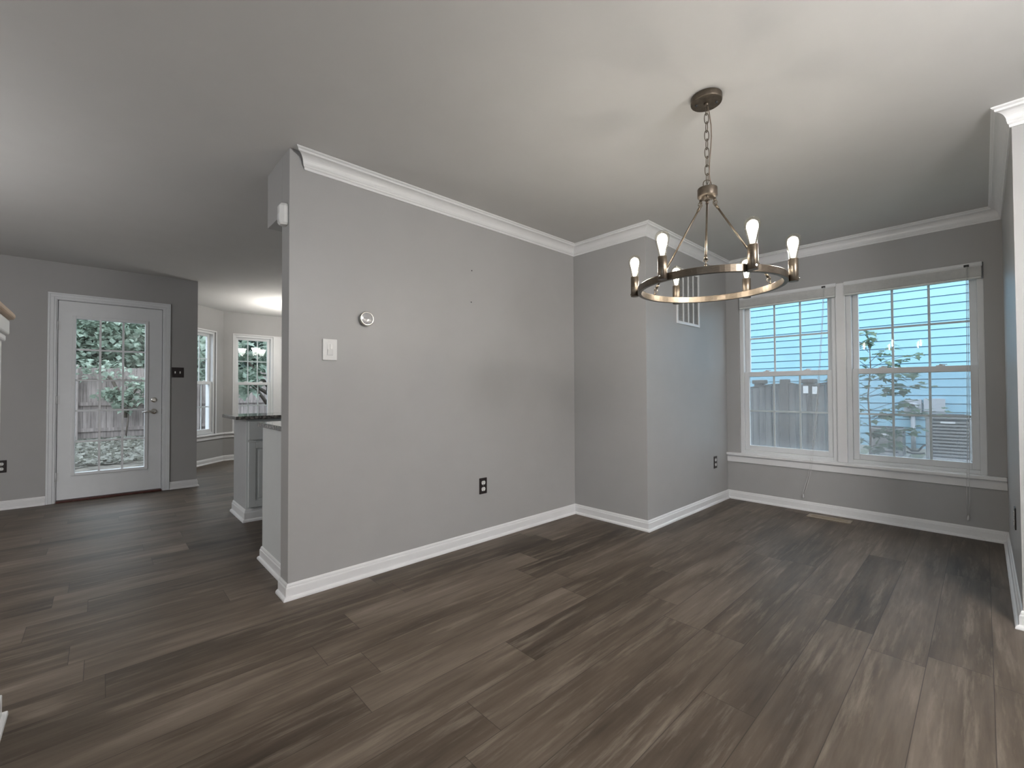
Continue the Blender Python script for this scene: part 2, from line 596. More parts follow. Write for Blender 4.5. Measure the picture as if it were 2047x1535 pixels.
# baseboards
BASE = [(0, 0), (.026, 0), (.026, .005), (.0245, .011), (.020, .0165), (.0145, .019), (.0130, .021), (.0130, .060), (.0118, .064), (.0085, .067),
        (.0085, .072), (.0070, .078), (.0035, .0835), (0, .0845)]
runs = profile_run([(xA - WT, yE), (xA, yE), (xA, yJ), (xJ, yJ), (xJ, yW), (xR, yW), (xR, yK), (SE, yK)], BASE)
for mb, nm in zip(runs, ['baseboard_left_end', 'baseboard_left', 'baseboard_chase_front', 'baseboard_chase_side', 'baseboard_window', 'baseboard_alcove_right', 'baseboard_right']):
    struct(mb.build(nm, MT['trim']))
for mb, nm in zip(profile_run([(xD, SW), (xD, -0.397)], BASE), ['baseboard_door_left']):
    struct(mb.build(nm, MT['trim']))
nook_runs = profile_run([(xD, 0.583), (xD, yDe), (-7.847, yDe), (xB, 1.454), (xB, 3.05), (-7.847, 3.666), (xD, 3.666)], BASE)
for mb, nm in zip(nook_runs, ['baseboard_door_right', 'baseboard_nook_side', 'baseboard_nook_angled', 'baseboard_nook_back', 'baseboard_nook_far_angled', 'baseboard_nook_far_side']):
    struct(mb.build(nm, MT['trim']))
# crown moulding, dining room only
CR = [(0, -.096), (.0065, -.096), (.0085, -.090), (.0085, -.084), (.0125, -.080), (.0150, -.0745), (.0150, -.070)]
for k in range(9):
    a = k / 8 * PI / 2
    CR.append((.0165 + .036 * (1 - math.cos(a)), -.068 + .046 * math.sin(a)))
CR += [(.0550, -.018), (.0555, -.012), (.0610, -.0095), (.0660, -.005), (.0660, 0), (0, 0)]
cr_runs = profile_run([(xA, yE + 0.081), (xA, yJ), (xJ, yJ), (xJ, yW), (xR, yW), (xR, yK), (SE, yK)], CR, H - 0.0005, start=(1.0, -0.95))
for k, mb in enumerate(cr_runs):
    struct(mb.build('trim_%d' % (k + 1), MT['trim']))

# ------------------------------------------------------------------ windows
def frame_ring(mb, x0, x1, z0, z1, w, y0, y1, wb=None, wt=None):
    wb = w if wb is None else wb
    wt = w if wt is None else wt
    mb.box(x0, x0 + w, y0, y1, z0, z1)
    mb.box(x1 - w, x1, y0, y1, z0, z1)
    mb.box(x0 + w, x1 - w, y0, y1, z0, z0 + wb)
    mb.box(x0 + w, x1 - w, y0, y1, z1 - wt, z1)
    return mb

def double_hung(name, label, loc, rz, w, h, cols=3, rows=2, screen=True, zm=None, stile=0.042, jamb=0.036, locks=True, grille_mat=None):
    """local x along the wall (to the right seen from inside), y outward, z up; origin at lower left of the unit"""
    W = thing(name, label, 'window', loc, rz, kind='structure')
    fr = frame_ring(MB(), 0, w, 0, h, jamb, 0.02, TH - 0.004, wb=0.03)
    fr.build('window_frame', MT['vinyl'], W, 0.002)
    zm = h / 2 if zm is None else zm
    x0, x1 = jamb, w - jamb
    ov = 0.024
    for nm, z0, z1, y0, y1 in (('lower_sash', 0.03, zm + ov, 0.040, 0.072), ('upper_sash', zm - ov, h - jamb, 0.078, 0.110)):
        s = frame_ring(MB(), x0, x1, z0, z1, stile, y0, y1, wb=(0.05 if nm == 'lower_sash' else 0.046), wt=(0.046 if nm == 'lower_sash' else 0.04)).build(nm, MT['vinyl'], W, 0.003)
        gx0, gx1 = x0 + stile, x1 - stile
        gz0 = z0 + (0.05 if nm == 'lower_sash' else 0.046)
        gz1 = z1 - (0.046 if nm == 'lower_sash' else 0.04)
        yc = (y0 + y1) / 2
        box('pane', MT['glass'], gx0 - .004, gx1 + .004, yc - 0.002, yc + 0.002, gz0 - .004, gz1 + .004, s)
        g = MB()
        b = 0.008
        yg0, yg1 = yc + 0.0035, yc + 0.0105
        for k in range(1, cols):
            xc = gx0 + (gx1 - gx0) * k / cols
            g.box(xc - b, xc + b, yg0, yg1, gz0, gz1)
        for k in range(1, rows):
            zc = gz0 + (gz1 - gz0) * k / rows
            g.box(gx0, gx1, yg0 + .0005, yg1 - .0005, zc - b, zc + b)
        g.build('grille', grille_mat or MT['vinyl'], s)
        if nm == 'lower_sash' and locks:
            for q in (0.24, 0.76):
                lk = MB()
                lx = gx0 + (gx1 - gx0) * q
                lk.box(lx - 0.026, lx + 0.026, y0 + 0.006, y1 - 0.004, z1, z1 + 0.007)
                lk.cyl((lx, yc, z1 + 0.006), (lx, yc, z1 + 0.016), 0.011, 0.009, 12)
                lk.box(lx - 0.003, lx + 0.038, yc - 0.004, yc + 0.004, z1 + 0.009, z1 + 0.015)
                lk.build('sash_lock', MT['plastic'], s, 0.0015)
    if screen:
        sc_ = frame_ring(MB(), x0 + .004, x1 - .004, 0.02, zm + 0.012, 0.014, 0.116, 0.124).build('screen_frame', MT['vinyl'], W)
        box('insect_screen', MT['screen'], x0 + .018, x1 - .018, 0.1195, 0.1205, 0.034, zm - 0.002, sc_)
    return W

midx0, midx1 = -0.886, -0.818
double_hung('window_1', 'left double-hung window of the pair in the alcove, looking out on the grey fence', (-1.70, yW, WZ0), 0, midx0 + 1.70, WZ1 - WZ0, zm=0.795)
double_hung('window_2', 'right double-hung window of the pair in the alcove, looking out on the condensers', (midx1, yW, WZ0), 0, 0.012 - midx1, WZ1 - WZ0, zm=0.795)
struct(box('trim_10', MT['trim'], midx0, midx1, yW - 0.006, yW + TH - .004, WZ0, WZ1, bevel=0.003), 'white mullion post between the two alcove windows', 'window mullion')
# stool and apron span the alcove
st = MB()
st.box(xJ + 0.001, xR - 0.001, yW - 0.042, yW, 0.446, WZ0)
st.box(-1.70, 0.012, yW, yW + 0.024, 0.450, WZ0 + 0.004)
struct(st.build('trim_11', MT['trim'], bevel=0.007, seg=3), 'white window stool running the width of the alcove', 'window sill')
struct(MB().box(xJ + 0.001, xR - 0.001, yW - 0.015, yW, 0.380, 0.446).build('trim_12', MT['trim'], bevel=0.003), 'white apron board under the alcove window stool', 'window apron')

# nook windows
def rot_right(p, q):
    return math.atan2(q[1] - p[1], q[0] - p[0])
# path runs with the room on its right; seen from inside, left-to-right equals the path direction
pa = Vector((-7.847, yDe)); pb = Vector((xB, 1.454))
da = (pb - pa).normalized()
o1 = pa + da * 0.10
double_hung('window_3', 'narrow double-hung window on the angled wall of the breakfast nook', (o1.x, o1.y, NZ0), rot_right(pa, pb), 0.60, NZ1 - NZ0, screen=False, zm=0.80)
double_hung('window_4', 'double-hung window on the back wall of the nook, nearest the angled wall', (xB, 1.605, NZ0), PI / 2, 0.59, NZ1 - NZ0, screen=False, zm=0.80)
double_hung('window_5', 'nook window on the back wall half hidden behind the partition end', (xB, 2.305, NZ0), PI / 2, 0.60, NZ1 - NZ0, screen=False, zm=0.80)
struct(MB().box(xB - TH + .004, xB + 0.006, 2.195, 2.305, NZ0, NZ1).build('trim_13', MT['trim'], bevel=0.003), 'white mullion between the two windows of the nook back wall', 'window mullion')
pc = Vector((xB, 3.05)); pd = Vector((-7.847, 3.666))
dc = (pd - pc).normalized()
o2 = pc + dc * 0.17
double_hung('window_6', 'window of the far angled nook wall', (o2.x, o2.y, NZ0), rot_right(pc, pd), 0.60, NZ1 - NZ0, screen=False, zm=0.80)
STOOL = [(-.02, -.028), (.030, -.028), (.034, -.022), (.034, -.006), (.030, 0), (-.02, 0)]
APR = [(0, -.085), (.013, -.085), (.013, -.028), (0, -.028)]
npath = [(-7.847, yDe), (xB, 1.454), (xB, 3.05), (-7.847, 3.666)]
for k, (mb, mb2) in enumerate(zip(profile_run(npath, STOOL, NZ0), profile_run(npath, APR, NZ0))):
    struct(mb.build('trim_%d' % (14 + k), MT['trim']))
    struct(mb2.build('trim_%d' % (17 + k), MT['trim']))
# thin flat casing round the nook openings
def casing(nm, loc, rz, w, h, cw, th, sides='LRT', label=None):
    mb = MB()
    if 'L' in sides: mb.box(-cw, 0, -th, 0, 0, h)
    if 'R' in sides: mb.box(w, w + cw, -th, 0, 0, h)
    mb.box(-cw if 'L' in sides else 0, w + cw if 'R' in sides else w, -th, 0, h, h + cw)
    o = mb.build(nm, MT['trim'], None, 0.002)
    o.location = loc
    o.rotation_euler = (0, 0, rz)
    return struct(o, label, 'trim' if label else None)
casing('trim_20', (o1.x, o1.y, NZ0), rot_right(pa, pb), 0.60, NZ1 - NZ0, 0.018, 0.006)
casing('trim_21', (xB, 1.605, NZ0), PI / 2, 1.30, NZ1 - NZ0, 0.018, 0.006)

# unseen window added behind the camera to let in fill daylight
def plain_window(name, label, loc, rz, w, h):
    W = thing(name, label, 'window', loc, rz, kind='structure')
    fr = frame_ring(MB(), 0, w, 0, h, 0.05, 0.03, TH - .01)
    fr.box(w / 2 - .03, w / 2 + .03, 0.04, TH - .02, 0.05, h - 0.05)
    fr.build('window_frame', MT['vinyl'], W)
    box('pane', MT['glass'], 0.04, w - 0.04, 0.08, 0.084, 0.04, h - 0.04, W)
plain_window('window_7', 'unseen living room window added behind the viewpoint for fill daylight', (SE - 0.5, SW, 0.5), PI, 1.8, 1.6)

# ------------------------------------------------------------------ blinds
def blind(label, x0, x1, cordx, cord_pts):
    t = thing('window_blind', label, 'blind', ((x0 + x1) / 2, yW - 0.012, 1.94), 0, 'raised slat blinds above the alcove windows')
    hw = (x1 - x0) / 2
    h = MB()
    h.box(-hw, hw, -0.006, 0.030, 0.085, 0.112)
    h.box(-hw, hw, -0.010, -0.006, 0.092, 0.116)
    h.build('headrail', MT['vinyl'], t, 0.002)
    s = MB()
    n = 17
    for k in range(n):
        z = 0.010 + k * 0.0043
        j = 0.0012 * math.sin(k * 2.3)
        s.box(-hw + .004, hw - .004, -0.020 + j, 0.030 + j, z, z + 0.0030)
    s.build('slats', MT['blind'], t)
    MB().box(-hw + .004, hw - .004, -0.021, 0.031, -0.006, 0.008).build('bottom_rail', MT['blind'], t, 0.003)
    cm = MB().box(cordx - 0.014, cordx + 0.014, -0.016, -0.008, 0.088, 0.104).build('cord_lock', MT['plastic_dk'], t)
    c = MB()
    for ox in (-0.003, 0.003):
        c.tube([(p[0] + ox * (1 + 2.0 * q / len(cord_pts)), p[1], p[2]) for q, p in enumerate(cord_pts)], 0.0017, 6)
    e = cord_pts[-1]
    c.build('pull_cord', MT['cord_white'], t)
    MB().lathe([(0.0025, 0.02), (0.006, 0.0), (0.007, -0.012), (0.003, -0.018)], 10, Matrix.Translation(Vector(e) - Vector((0, 0, 0.012)))).build('cord_tassel', MT['cord_white'], t)
    return t
def loc_pts(xc, pts):
    return [(x - xc, y - (yW - 0.012), z - 1.94) for x, y, z in pts]
bx0, bx1 = -1.688, -0.880
xc = (bx0 + bx1) / 2
blind('white slat blind raised to the top of the left alcove window', bx0, bx1, -0.97 - xc,
      loc_pts(xc, [(-0.965, 4.735, 2.03), (-0.975, 4.732, 1.80), (-1.00, 4.73, 1.40), (-1.03, 4.727, 0.95), (-1.06, 4.722, 0.60), (-1.072, 4.718, 0.492), (-1.076, 4.712, 0.44), (-1.10, 4.74, 0.33), (-1.135, 4.745, 0.20), (-1.15, 4.745, 0.145)]))
bx0, bx1 = -0.824, 0.006
xc = (bx0 + bx1) / 2
blind('white slat blind raised to the top of the right alcove window', bx0, bx1, -0.075 - xc,
      loc_pts(xc, [(-0.072, 4.735, 2.03), (-0.073, 4.732, 1.80), (-0.078, 4.73, 1.20), (-0.085, 4.725, 0.60), (-0.088, 4.717, 0.49), (-0.089, 4.712, 0.44), (-0.090, 4.738, 0.33), (-0.092, 4.742, 0.16)]))

# ------------------------------------------------------------------ patio door
D0, D1, DT = -0.322, 0.507, 2.056           # slab edges and top
d1 = thing('door_1', 'white glazed patio door with fifteen panes in the far left wall', 'door', (xD, D0, 0), PI / 2, kind='structure')
dw = D1 - D0
gx0, gx1, gz0, gz1 = 0.112, 0.698, 0.270, 1.900
sl = MB()
y0, y1 = 0.012, 0.056
sl.box(0, gx0, y0, y1, 0.026, DT); sl.box(gx1, dw, y0, y1, 0.026, DT)
sl.box(gx0, gx1, y0, y1, 0.026, gz0); sl.box(gx0, gx1, y0, y1, gz1, DT)
sl.build('door_slab', MT['door'], d1)
gf = frame_ring(MB(), gx0 - 0.012, gx1 + 0.012, gz0 - 0.012, gz1 + 0.012, 0.030, 0.000, 0.066).build('glazing_frame', MT['door'], d1, 0.004)
box('pane', MT['glass'], gx0, gx1, 0.032, 0.036, gz0, gz1, d1)
g = MB()
ix0, ix1, iz0, iz1 = gx0 + .018, gx1 - .018, gz0 + .018, gz1 - .018
for k in (1, 2):
    c = ix0 + (ix1 - ix0) * k / 3
    g.box(c - .009, c + .009, 0.014, 0.030, iz0, iz1)
for k in range(1, 5):
    c = iz0 + (iz1 - iz0) * k / 5
    g.box(ix0, ix1, 0.0145, 0.0295, c - .009, c + .009)
g.build('grille', MT['door'], d1)
# frame in the opening
jf = MB()
jf.box(-0.022, -0.004, 0.0, TH - .004, 0.0, 2.073); jf.box(dw + 0.004, dw + 0.022, 0.0, TH - .004, 0.0, 2.073)
jf.box(-0.004, dw + 0.004, 0.0, TH - .004, 2.060, 2.073)
jf.box(-0.004, 0.014, 0.058, 0.075, 0.03, 2.06); jf.box(dw - 0.014, dw + 0.004, 0.058, 0.075, 0.03, 2.06); jf.box(0.014, dw - .014, 0.058, 0.075, 2.045, 2.06)
jf.build('door_frame', MT['door'], d1)
for z in (0.26, 1.04, 1.80):
    hg = MB()
    hg.cyl((-0.006, 0.004, z - .045), (-0.006, 0.004, z + .045), 0.0075, None, 12)
    hg.box(-0.026, -0.004, 0.000, 0.003, z - .044, z + .044)
    hg.box(-0.004, 0.018, 0.009, 0.0125, z - .044, z + .044)
    hg.build('hinge', MT['vinyl'], d1)
rotY = Matrix.Rotation(PI / 2, 4, 'X')      # lathe axis z -> -y (into the room)
def face_lathe(mb, prof, x, z, n=20, y=0.012):
    m = Matrix.Translation((x, y, z)) @ Matrix.Rotation(PI / 2, 4, 'X')
    return mb.lathe(prof, n, m)
kx = 0.762
db = face_lathe(MB(), [(0.031, 0), (0.031, 0.006), (0.026, 0.013), (0.014, 0.016)], kx, 1.030)
db.box(kx - .004, kx + .004, -0.024, -0.002, 1.016, 1.044)
db.build('deadbolt', MT['chrome'], d1, 0.001)
hd = face_lathe(MB(), [(0.030, 0), (0.030, 0.006), (0.022, 0.011), (0.011, 0.014), (0.011, 0.045)], kx, 0.900)
hd.tube([(kx, -0.036, 0.900), (kx - 0.012, -0.043, 0.901), (kx - 0.045, -0.045, 0.906), (kx - 0.085, -0.042, 0.897), (kx - 0.105, -0.040, 0.893)], 0.008, 10, radii=[0.009, .010, .009, .0075, .006])
hd.build('door_handle', MT['chrome'], d1)
box('latch_plate', MT['plate_dark'], dw - 0.0005, dw + 0.003, 0.014, 0.050, 0.87, 0.93, d1)
th_ = MB(); th_.box(-0.004, dw + 0.004, -0.022, TH - .02, 0.0, 0.020); th_.build('threshold', MT['threshold'], d1, 0.004)
# casing of the door
CS = [(-.012, 0.0), (-.012, 0.012), (0.0, .018), (.040, .020), (.060, .013), (.060, 0)]
dc_ = MB()
def casing_profile(mb, x0, x1, zt, cw, yi=-0.001):
    # three mitred boards with a stepped face
    for (a, b, t) in ((0.0, 0.018, 0.011), (0.018, 0.046, 0.016), (0.046, cw, 0.020)):
        mb.box(x0 - b, x0 - a, -t, yi, 0, zt + a)
        mb.box(x1 + a, x1 + b, -t, yi, 0, zt + a)
        mb.box(x0 - b, x1 + b, -t, yi, zt + a, zt + b)
casing_profile(dc_, -0.012, dw + 0.012, 2.066, 0.062, 0.0)
o = dc_.build('trim_22', MT['door'], None, 0.002)
o.location = (xD, D0, 0); o.rotation_euler = (0, 0, PI / 2)
struct(o, 'white stepped casing round the glazed patio door', 'door casing')

# ------------------------------------------------------------------ half wall at the left edge of the picture
hwl = thing('wall_stair', 'white half wall with a wooden cap at the left edge', 'half wall', (-2.3, -0.25, 0), 0, kind='structure')
MB().box(0.012, 1.15, -0.12, 0, 0, 1.366).build('panel', MT['trim'], hwl)
bd = MB()
bd.box(-0.020, 1.165, -0.135, 0.015, 1.312, 1.365)
bd.box(-0.008, 1.158, -0.128, 0.008, 1.288, 1.312)
bd.build('frieze', MT['trim'], hwl, 0.006)
MB().box(-0.035, 1.18, -0.150, 0.028, 1.366, 1.392).build('cap', MT['oak'], hwl, 0.012, seg=4)
hb_ = MB(); hb_.box(0.0, 1.156, -0.135, 0.013, 0, 0.084); hb_.box(-0.012, 1.162, -0.147, 0.026, 0, 0.018)
hb_.build('base', MT['trim'], hwl, 0.004)

# ------------------------------------------------------------------ kitchen
def cab_door(mb, x, y0, y1, z0, z1, s=1):
    """shaker/raised door on a face looking +x"""
    mb.box(x, x + 0.018, y0, y1, z0, z1)
    w = 0.055
    for a, b, c, d in ((y0, y0 + w, z0, z1), (y1 - w, y1, z0, z1), (y0 + w, y1 - w, z0, z0 + w), (y0 + w, y1 - w, z1 - w, z1)):
        mb.box(x + 0.018, x + 0.024, a, b, c, d)
    mb.box(x + 0.018, x + 0.022, y0 + w + .02, y1 - w - .02, z0 + w + .02, z1 - w - .02)
# far peninsula
px0, px1, pyS, pyN = -4.80, -4.33, 0.915, 3.4
t = thing('kitchen_peninsula', 'white kitchen peninsula cabinet with a grey end, standing before the nook windows', 'cabinet', ((px0 + px1) / 2, pyS, 0))
ox, oy = (px0 + px1) / 2, pyS
def rel(a): return a
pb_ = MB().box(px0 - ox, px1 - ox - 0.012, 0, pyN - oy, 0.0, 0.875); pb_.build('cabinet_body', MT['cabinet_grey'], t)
pf = MB().box(px1 - ox - 0.012, px1 - ox, 0.0, pyN - oy, 0.10, 0.872); pf.build('face_frame', MT['cabinet'], t)
x = px1 - ox
yy = 0.016
for k in range(4):
    dmb = MB(); cab_door(dmb, x, yy, yy + 0.44, 0.12, 0.68)
    dmb.build('cabinet_door', MT['cabinet'], t, 0.002)
    rmb = MB(); rmb.box(x, x + 0.02, yy, yy + 0.44, 0.70, 0.86)
    rmb.build('drawer', MT['cabinet'], t, 0.003)
    yy += 0.50
for k, mb in enumerate(profile_run([(px0 - ox, pyN - oy), (px0 - ox, 0), (px1 - ox, 0), (px1 - ox, 1.8)], [(a, b * 1.25) for a, b in BASE])):
    mb.build('plinth_moulding', MT['trim'], t)
ct = MB().prism([(px1 + 0.035, pyS - 0.085), (px1 + 0.035, pyN), (px0 - 0.06, pyN), (px0 - 0.06, pyS - 0.085)], 0.878, 0.906).build('countertop', MT['granite'], None, 0.004)
tag(ct, 'speckled dark granite worktop on the white peninsula by the nook', 'worktop', 'granite kitchen worktops')
# near cabinet run behind the partition
nx0, nx1, nyS, nyN = -3.300, xA - WT, 0.795, 3.0
ox, oy = (nx0 + nx1) / 2, nyS
t = thing('base_cabinet', 'pale grey kitchen base cabinet end beside the partition wall', 'cabinet', (ox, oy, 0))
MB().box(nx0 - ox, nx1 - ox - 0.001, 0, nyN - oy, 0.0, 0.878).build('cabinet_body', MT['cabinet'], t, 0.002)
for mb in profile_run([(nx0 - ox, 0.35), (nx0 - ox, 0), (nx1 - ox - 0.001, 0)], BASE):
    mb.build('plinth_moulding', MT['trim'], t)
for k in range(3):
    dmb = MB(); dmb.box(nx0 - ox - 0.02, nx0 - ox, 0.06 + k * .6, 0.60 + k * .6, 0.12, 0.68); dmb.build('cabinet_door', MT['cabinet'], t, 0.003)
    dmb = MB(); dmb.box(nx0 - ox - 0.02, nx0 - ox, 0.06 + k * .6, 0.60 + k * .6, 0.70, 0.86); dmb.build('drawer', MT['cabinet'], t, 0.003)
ct = MB().box(nx0 - 0.035, nx1 - 0.001, nyS - 0.025, nyN, 0.880, 0.909).build('countertop', MT['granite'], None, 0.004)
tag(ct, 'granite worktop end showing beside the partition wall, on the nearer cabinet', 'worktop', 'granite kitchen worktops')

# ------------------------------------------------------------------ wall fittings (local y into the wall, front toward -y)
def outlet(label, loc, rz):
    t = thing('wall_outlet', label, 'outlet', loc, rz, 'dark wall outlets')
    p = MB().box(-0.036, 0.036, -0.006, 0.0, -0.059, 0.059)
    p.build('cover_plate', MT['plate_dark'], t, 0.003)
    for z in (0.0235, -0.0235):
        r = MB()
        n = 20
        poly = []
        for k in range(n):
            a = 2 * PI * k / n
            poly.append((0.0175 * math.cos(a), max(-0.0135, min(0.0135, 0.0185 * math.sin(a)))))
        vs = [(x, -0.0085, z + q) for x, q in poly] + [(x, -0.004, z + q) for x, q in poly]
        r.add(vs, [tuple(range(n)), tuple(reversed(range(n, 2 * n)))] + [(k, n + k, n + (k + 1) % n, (k + 1) % n) for k in range(n)])
        rc = r.build('receptacle', MT['plastic'], t)
        s = MB()
        s.box(-0.0075, -0.0055, -0.0092, -0.0084, z - 0.001, z + 0.008)
        s.box(0.0055, 0.0075, -0.0092, -0.0084, z - 0.001, z + 0.007)
        s.box(-0.002, 0.002, -0.0092, -0.0084, z - 0.010, z - 0.006)
        s.build('slots', MT['plastic_dk'], rc)
    face_lathe(MB(), [(0.003, 0.0), (0.003, 0.0075)], 0, 0, 10, 0.0).build('screw', MT['chrome'], t)
    return t
outlet('dark outlet plate low on the long grey partition wall', (xA, 2.086, 0.407), PI / 2)
outlet('dark outlet low on the alcove side wall below the air grille', (xJ, 4.452, 0.400), PI / 2)
outlet('dark outlet seen nearly edge-on at the right border', (xR, 3.625, 0.412), -PI / 2)
outlet('dark outlet by the half wall, left of the patio door', (xD, -0.690, 0.413), PI / 2)

t = thing('light_switch', 'dark double switch plate with white toggles right of the patio door', 'light switch', (xD, 0.650, 1.345), PI / 2)
MB().box(-0.058, 0.058, -0.006, 0, -0.058, 0.058).build('cover_plate', MT['plate_dark'], t, 0.003)
for xx in (-0.023, 0.023):
    tg = MB()
    tg.box(xx - 0.0055, xx + 0.0055, -0.010, -0.004, -0.012, 0.012)
    tg.add([(xx - .0045, -.008, -.004), (xx + .0045, -.008, -.004), (xx + .0045, -.008, .008), (xx - .0045, -.008, .008),
            (xx - .0035, -.020, .006), (xx + .0035, -.020, .006), (xx + .0035, -.018, .013), (xx - .0035, -.018, .013)],
           [(0, 1, 5, 4), (1, 2, 6, 5), (2, 3, 7, 6), (3, 0, 4, 7), (4, 5, 6, 7), (3, 2, 1, 0)])
    tg.build('toggle', MT['paddle'], t, 0.0008)

t = thing('dimmer_switch', 'white dimmer switch plate on the partition wall below the thermostat', 'light switch', (xA, 0.957, 1.352), PI / 2)
MB().box(-0.041, 0.041, -0.007, 0, -0.061, 0.061).build('cover_plate', MT['plastic'], t, 0.003)
MB().box(-0.0165, 0.0165, -0.0085, -0.006, -0.0335, 0.0335).build('insert', MT['plastic'], t, 0.001)
pd_ = MB()
pd_.add([(-.0145, -.008, -.031), (.0145, -.008, -.031), (.0145, -.008, .001), (-.0145, -.008, .001),
         (-.0145, -.0095, -.031), (.0145, -.0095, -.031), (.0145, -.0125, .001), (-.0145, -.0125, .001)],
        [(0, 3, 2, 1), (4, 5, 6, 7), (0, 1, 5, 4), (1, 2, 6, 5), (2, 3, 7, 6), (3, 0, 4, 7)])
pd_.build('paddle', MT['plastic'], t, 0.001)
pu = MB()
pu.box(0.000, 0.0145, -0.0115, -0.008, 0.003, 0.031)
pu.build('dimmer_slider', MT['paddle'], t, 0.001)

t = thing('thermostat', 'round thermostat with a pale metal ring on the partition wall', 'thermostat', (xA, 1.170, 1.551), PI / 2)
face_lathe(MB(), [(0.040, 0), (0.040, 0.006), (0.036, 0.009)], 0, 0, 40, 0.0).build('base_plate', MT['plastic'], t)
face_lathe(MB(), [(0.036, 0.008), (0.0425, 0.011), (0.0435, 0.020), (0.0435, 0.026), (0.041, 0.0295), (0.0385, 0.030)], 0, 0, 48, 0.0).build('dial_ring', MT['chrome'], t)
face_lathe(MB(), [(0.0385, 0.0295), (0.036, 0.0305), (0.020, 0.0320), (0.004, 0.0325)], 0, 0, 48, 0.0).build('display', plain('thermostat_glass', (0.38, 0.38, 0.38), 0.06, var=0.02, spec=0.9), t)

t = thing('motion_sensor', 'small white motion sensor on the partition end under the soffit', 'motion sensor', (-2.604, yE, 2.085), 0)
sm = MB()
prof = [(-0.030, 0.0), (-0.030, -0.020), (-0.018, -0.042), (0.018, -0.042), (0.030, -0.020), (0.030, 0.0)]
n = len(prof)
def sens(z, s): return [(x * s, y * s, z) for x, y in prof]
vs = sens(-0.062, 0.80) + sens(-0.050, 1.0) + sens(0.040, 1.0) + sens(0.056, 0.72)
fs = [tuple(reversed(range(n))), tuple(range(3 * n, 4 * n))]
for l in range(3):
    fs += [(l * n + k, l * n + (k + 1) % n, (l + 1) * n + (k + 1) % n, (l + 1) * n + k) for k in range(n)]
sm.add(vs, fs)
sm.build('housing', MT['plastic'], t, 0.002)
MB().box(-0.015, 0.015, -0.0432, -0.041, -0.040, -0.004).build('lens', MT['vinyl'], t, 0.0008)

# small marks left by wall anchors
for y, z, lb in ((1.987, 1.998, 'small dark anchor hole high on the partition wall'), (1.981, 1.765, 'tiny dark nail hole in the partition wall, lower of two')):
    a = face_lathe(MB(), [(0.0045, 0), (0.0045, 0.002), (0.002, 0.003)], 0, 0, 10, 0.0).build('wall_anchor', MT['plastic_dk'])
    a.location = (xA, y, z); a.rotation_euler = (0, 0, PI / 2)
    if z > 1.9:
        pass
    tag(a, lb, 'wall anchor', 'anchor holes in the partition wall')

# return-air grille on the chase
gy0, gy1, gz0, gz1 = 3.672, 4.122, 1.700, 2.200
t = thing('air_grille', 'white return air grille high on the alcove side wall', 'vent', (xJ, (gy0 + gy1) / 2, (gz0 + gz1) / 2), PI / 2)
w2, h2 = (gy1 - gy0) / 2, (gz1 - gz0) / 2
fg = frame_ring(MB(), -w2, w2, -h2, h2, 0.026, -0.010, 0.0)
fg.build('grille_frame', MT['trim'], t, 0.003)
bars = MB()
for k in range(1, 4):
    c = -w2 + 0.026 + (2 * w2 - 0.052) * k / 4
    bars.box(c - 0.007, c + 0.007, -0.009, -0.001, -h2 + 0.026, h2 - 0.026)
bars.build('divider_bars', MT['trim'], t)
lv = MB()
nz = 40
for k in range(nz):
    z = -h2 + 0.030 + (2 * h2 - 0.060) * k / (nz - 1)
    lv.add([(-w2 + .026, -.0010, z + .004), (w2 - .026, -.0010, z + .004), (w2 - .026, -.0065, z - .003), (-w2 + .026, -.0065, z - .003),
            (-w2 + .026, -.0004, z + .0045), (w2 - .026, -.0004, z + .0045), (w2 - .026, -.0058, z - .0035), (-w2 + .026, -.0058, z - .0035)],
           [(0, 1, 2, 3), (7, 6, 5, 4), (0, 4, 5, 1), (2, 6, 7, 3), (1, 5, 6, 2), (0, 3, 7, 4)])
lv.build('louvres', MT['wall'], t)

# floor register
t = thing('floor_register', 'brown metal floor register below the alcove window', 'floor vent', (-0.925, 4.598, 0), 0)
frame_ring(MB(), -0.155, 0.155, -0.052, 0.052, 0.020, 0, 1).v
fr_ = MB()
for a, b, c, d in ((-.155, .155, -.055, -.032), (-.155, .155, .032, .055), (-.155, -.13, -.032, .032), (.13, .155, -.032, .032)):
    fr_.box(a, b, c, d, 0.0, 0.005)
fr_.build('register_frame', MT['register'], t, 0.0015)
MB().box(-0.13, 0.13, -0.032, 0.032, 0.0002, 0.0010).build('opening', MT['dark'], t)
ls = MB()
for k in range(5):
    yk = -0.026 + k * 0.013
    ls.box(-0.13, 0.13, yk - 0.0012, yk + 0.0012, 0.001, 0.0042)
ls.build('louvres', MT['register'], t)

# ------------------------------------------------------------------ ring chandelier
CX, CY = -0.838, 1.995
ch = thing('ring_chandelier', 'bronze ring chandelier with six lit clear bulbs hanging from the ceiling', 'chandelier', (CX, CY, 1.5), 0)
def cz(z): return z - 1.5
cn = MB().lathe([(0.064, cz(2.410)), (0.066, cz(2.413)), (0.066, cz(2.4385))], 40).build('canopy', MT['bronze_dark'], ch, 0.002)
for a in (0.5, 0.5 + PI):
    MB().lathe([(0.004, cz(2.403)), (0.006, cz(2.406)), (0.006, cz(2.411))], 12, Matrix.Translation((0.042 * math.cos(a), 0.042 * math.sin(a), 0))).build('canopy_screw', MT['plastic_dk'], cn)
MB().lathe([(0.006, cz(2.395)), (0.010, cz(2.400)), (0.012, cz(2.411))], 16).build('canopy_loop', MT['bronze_dark'], ch)
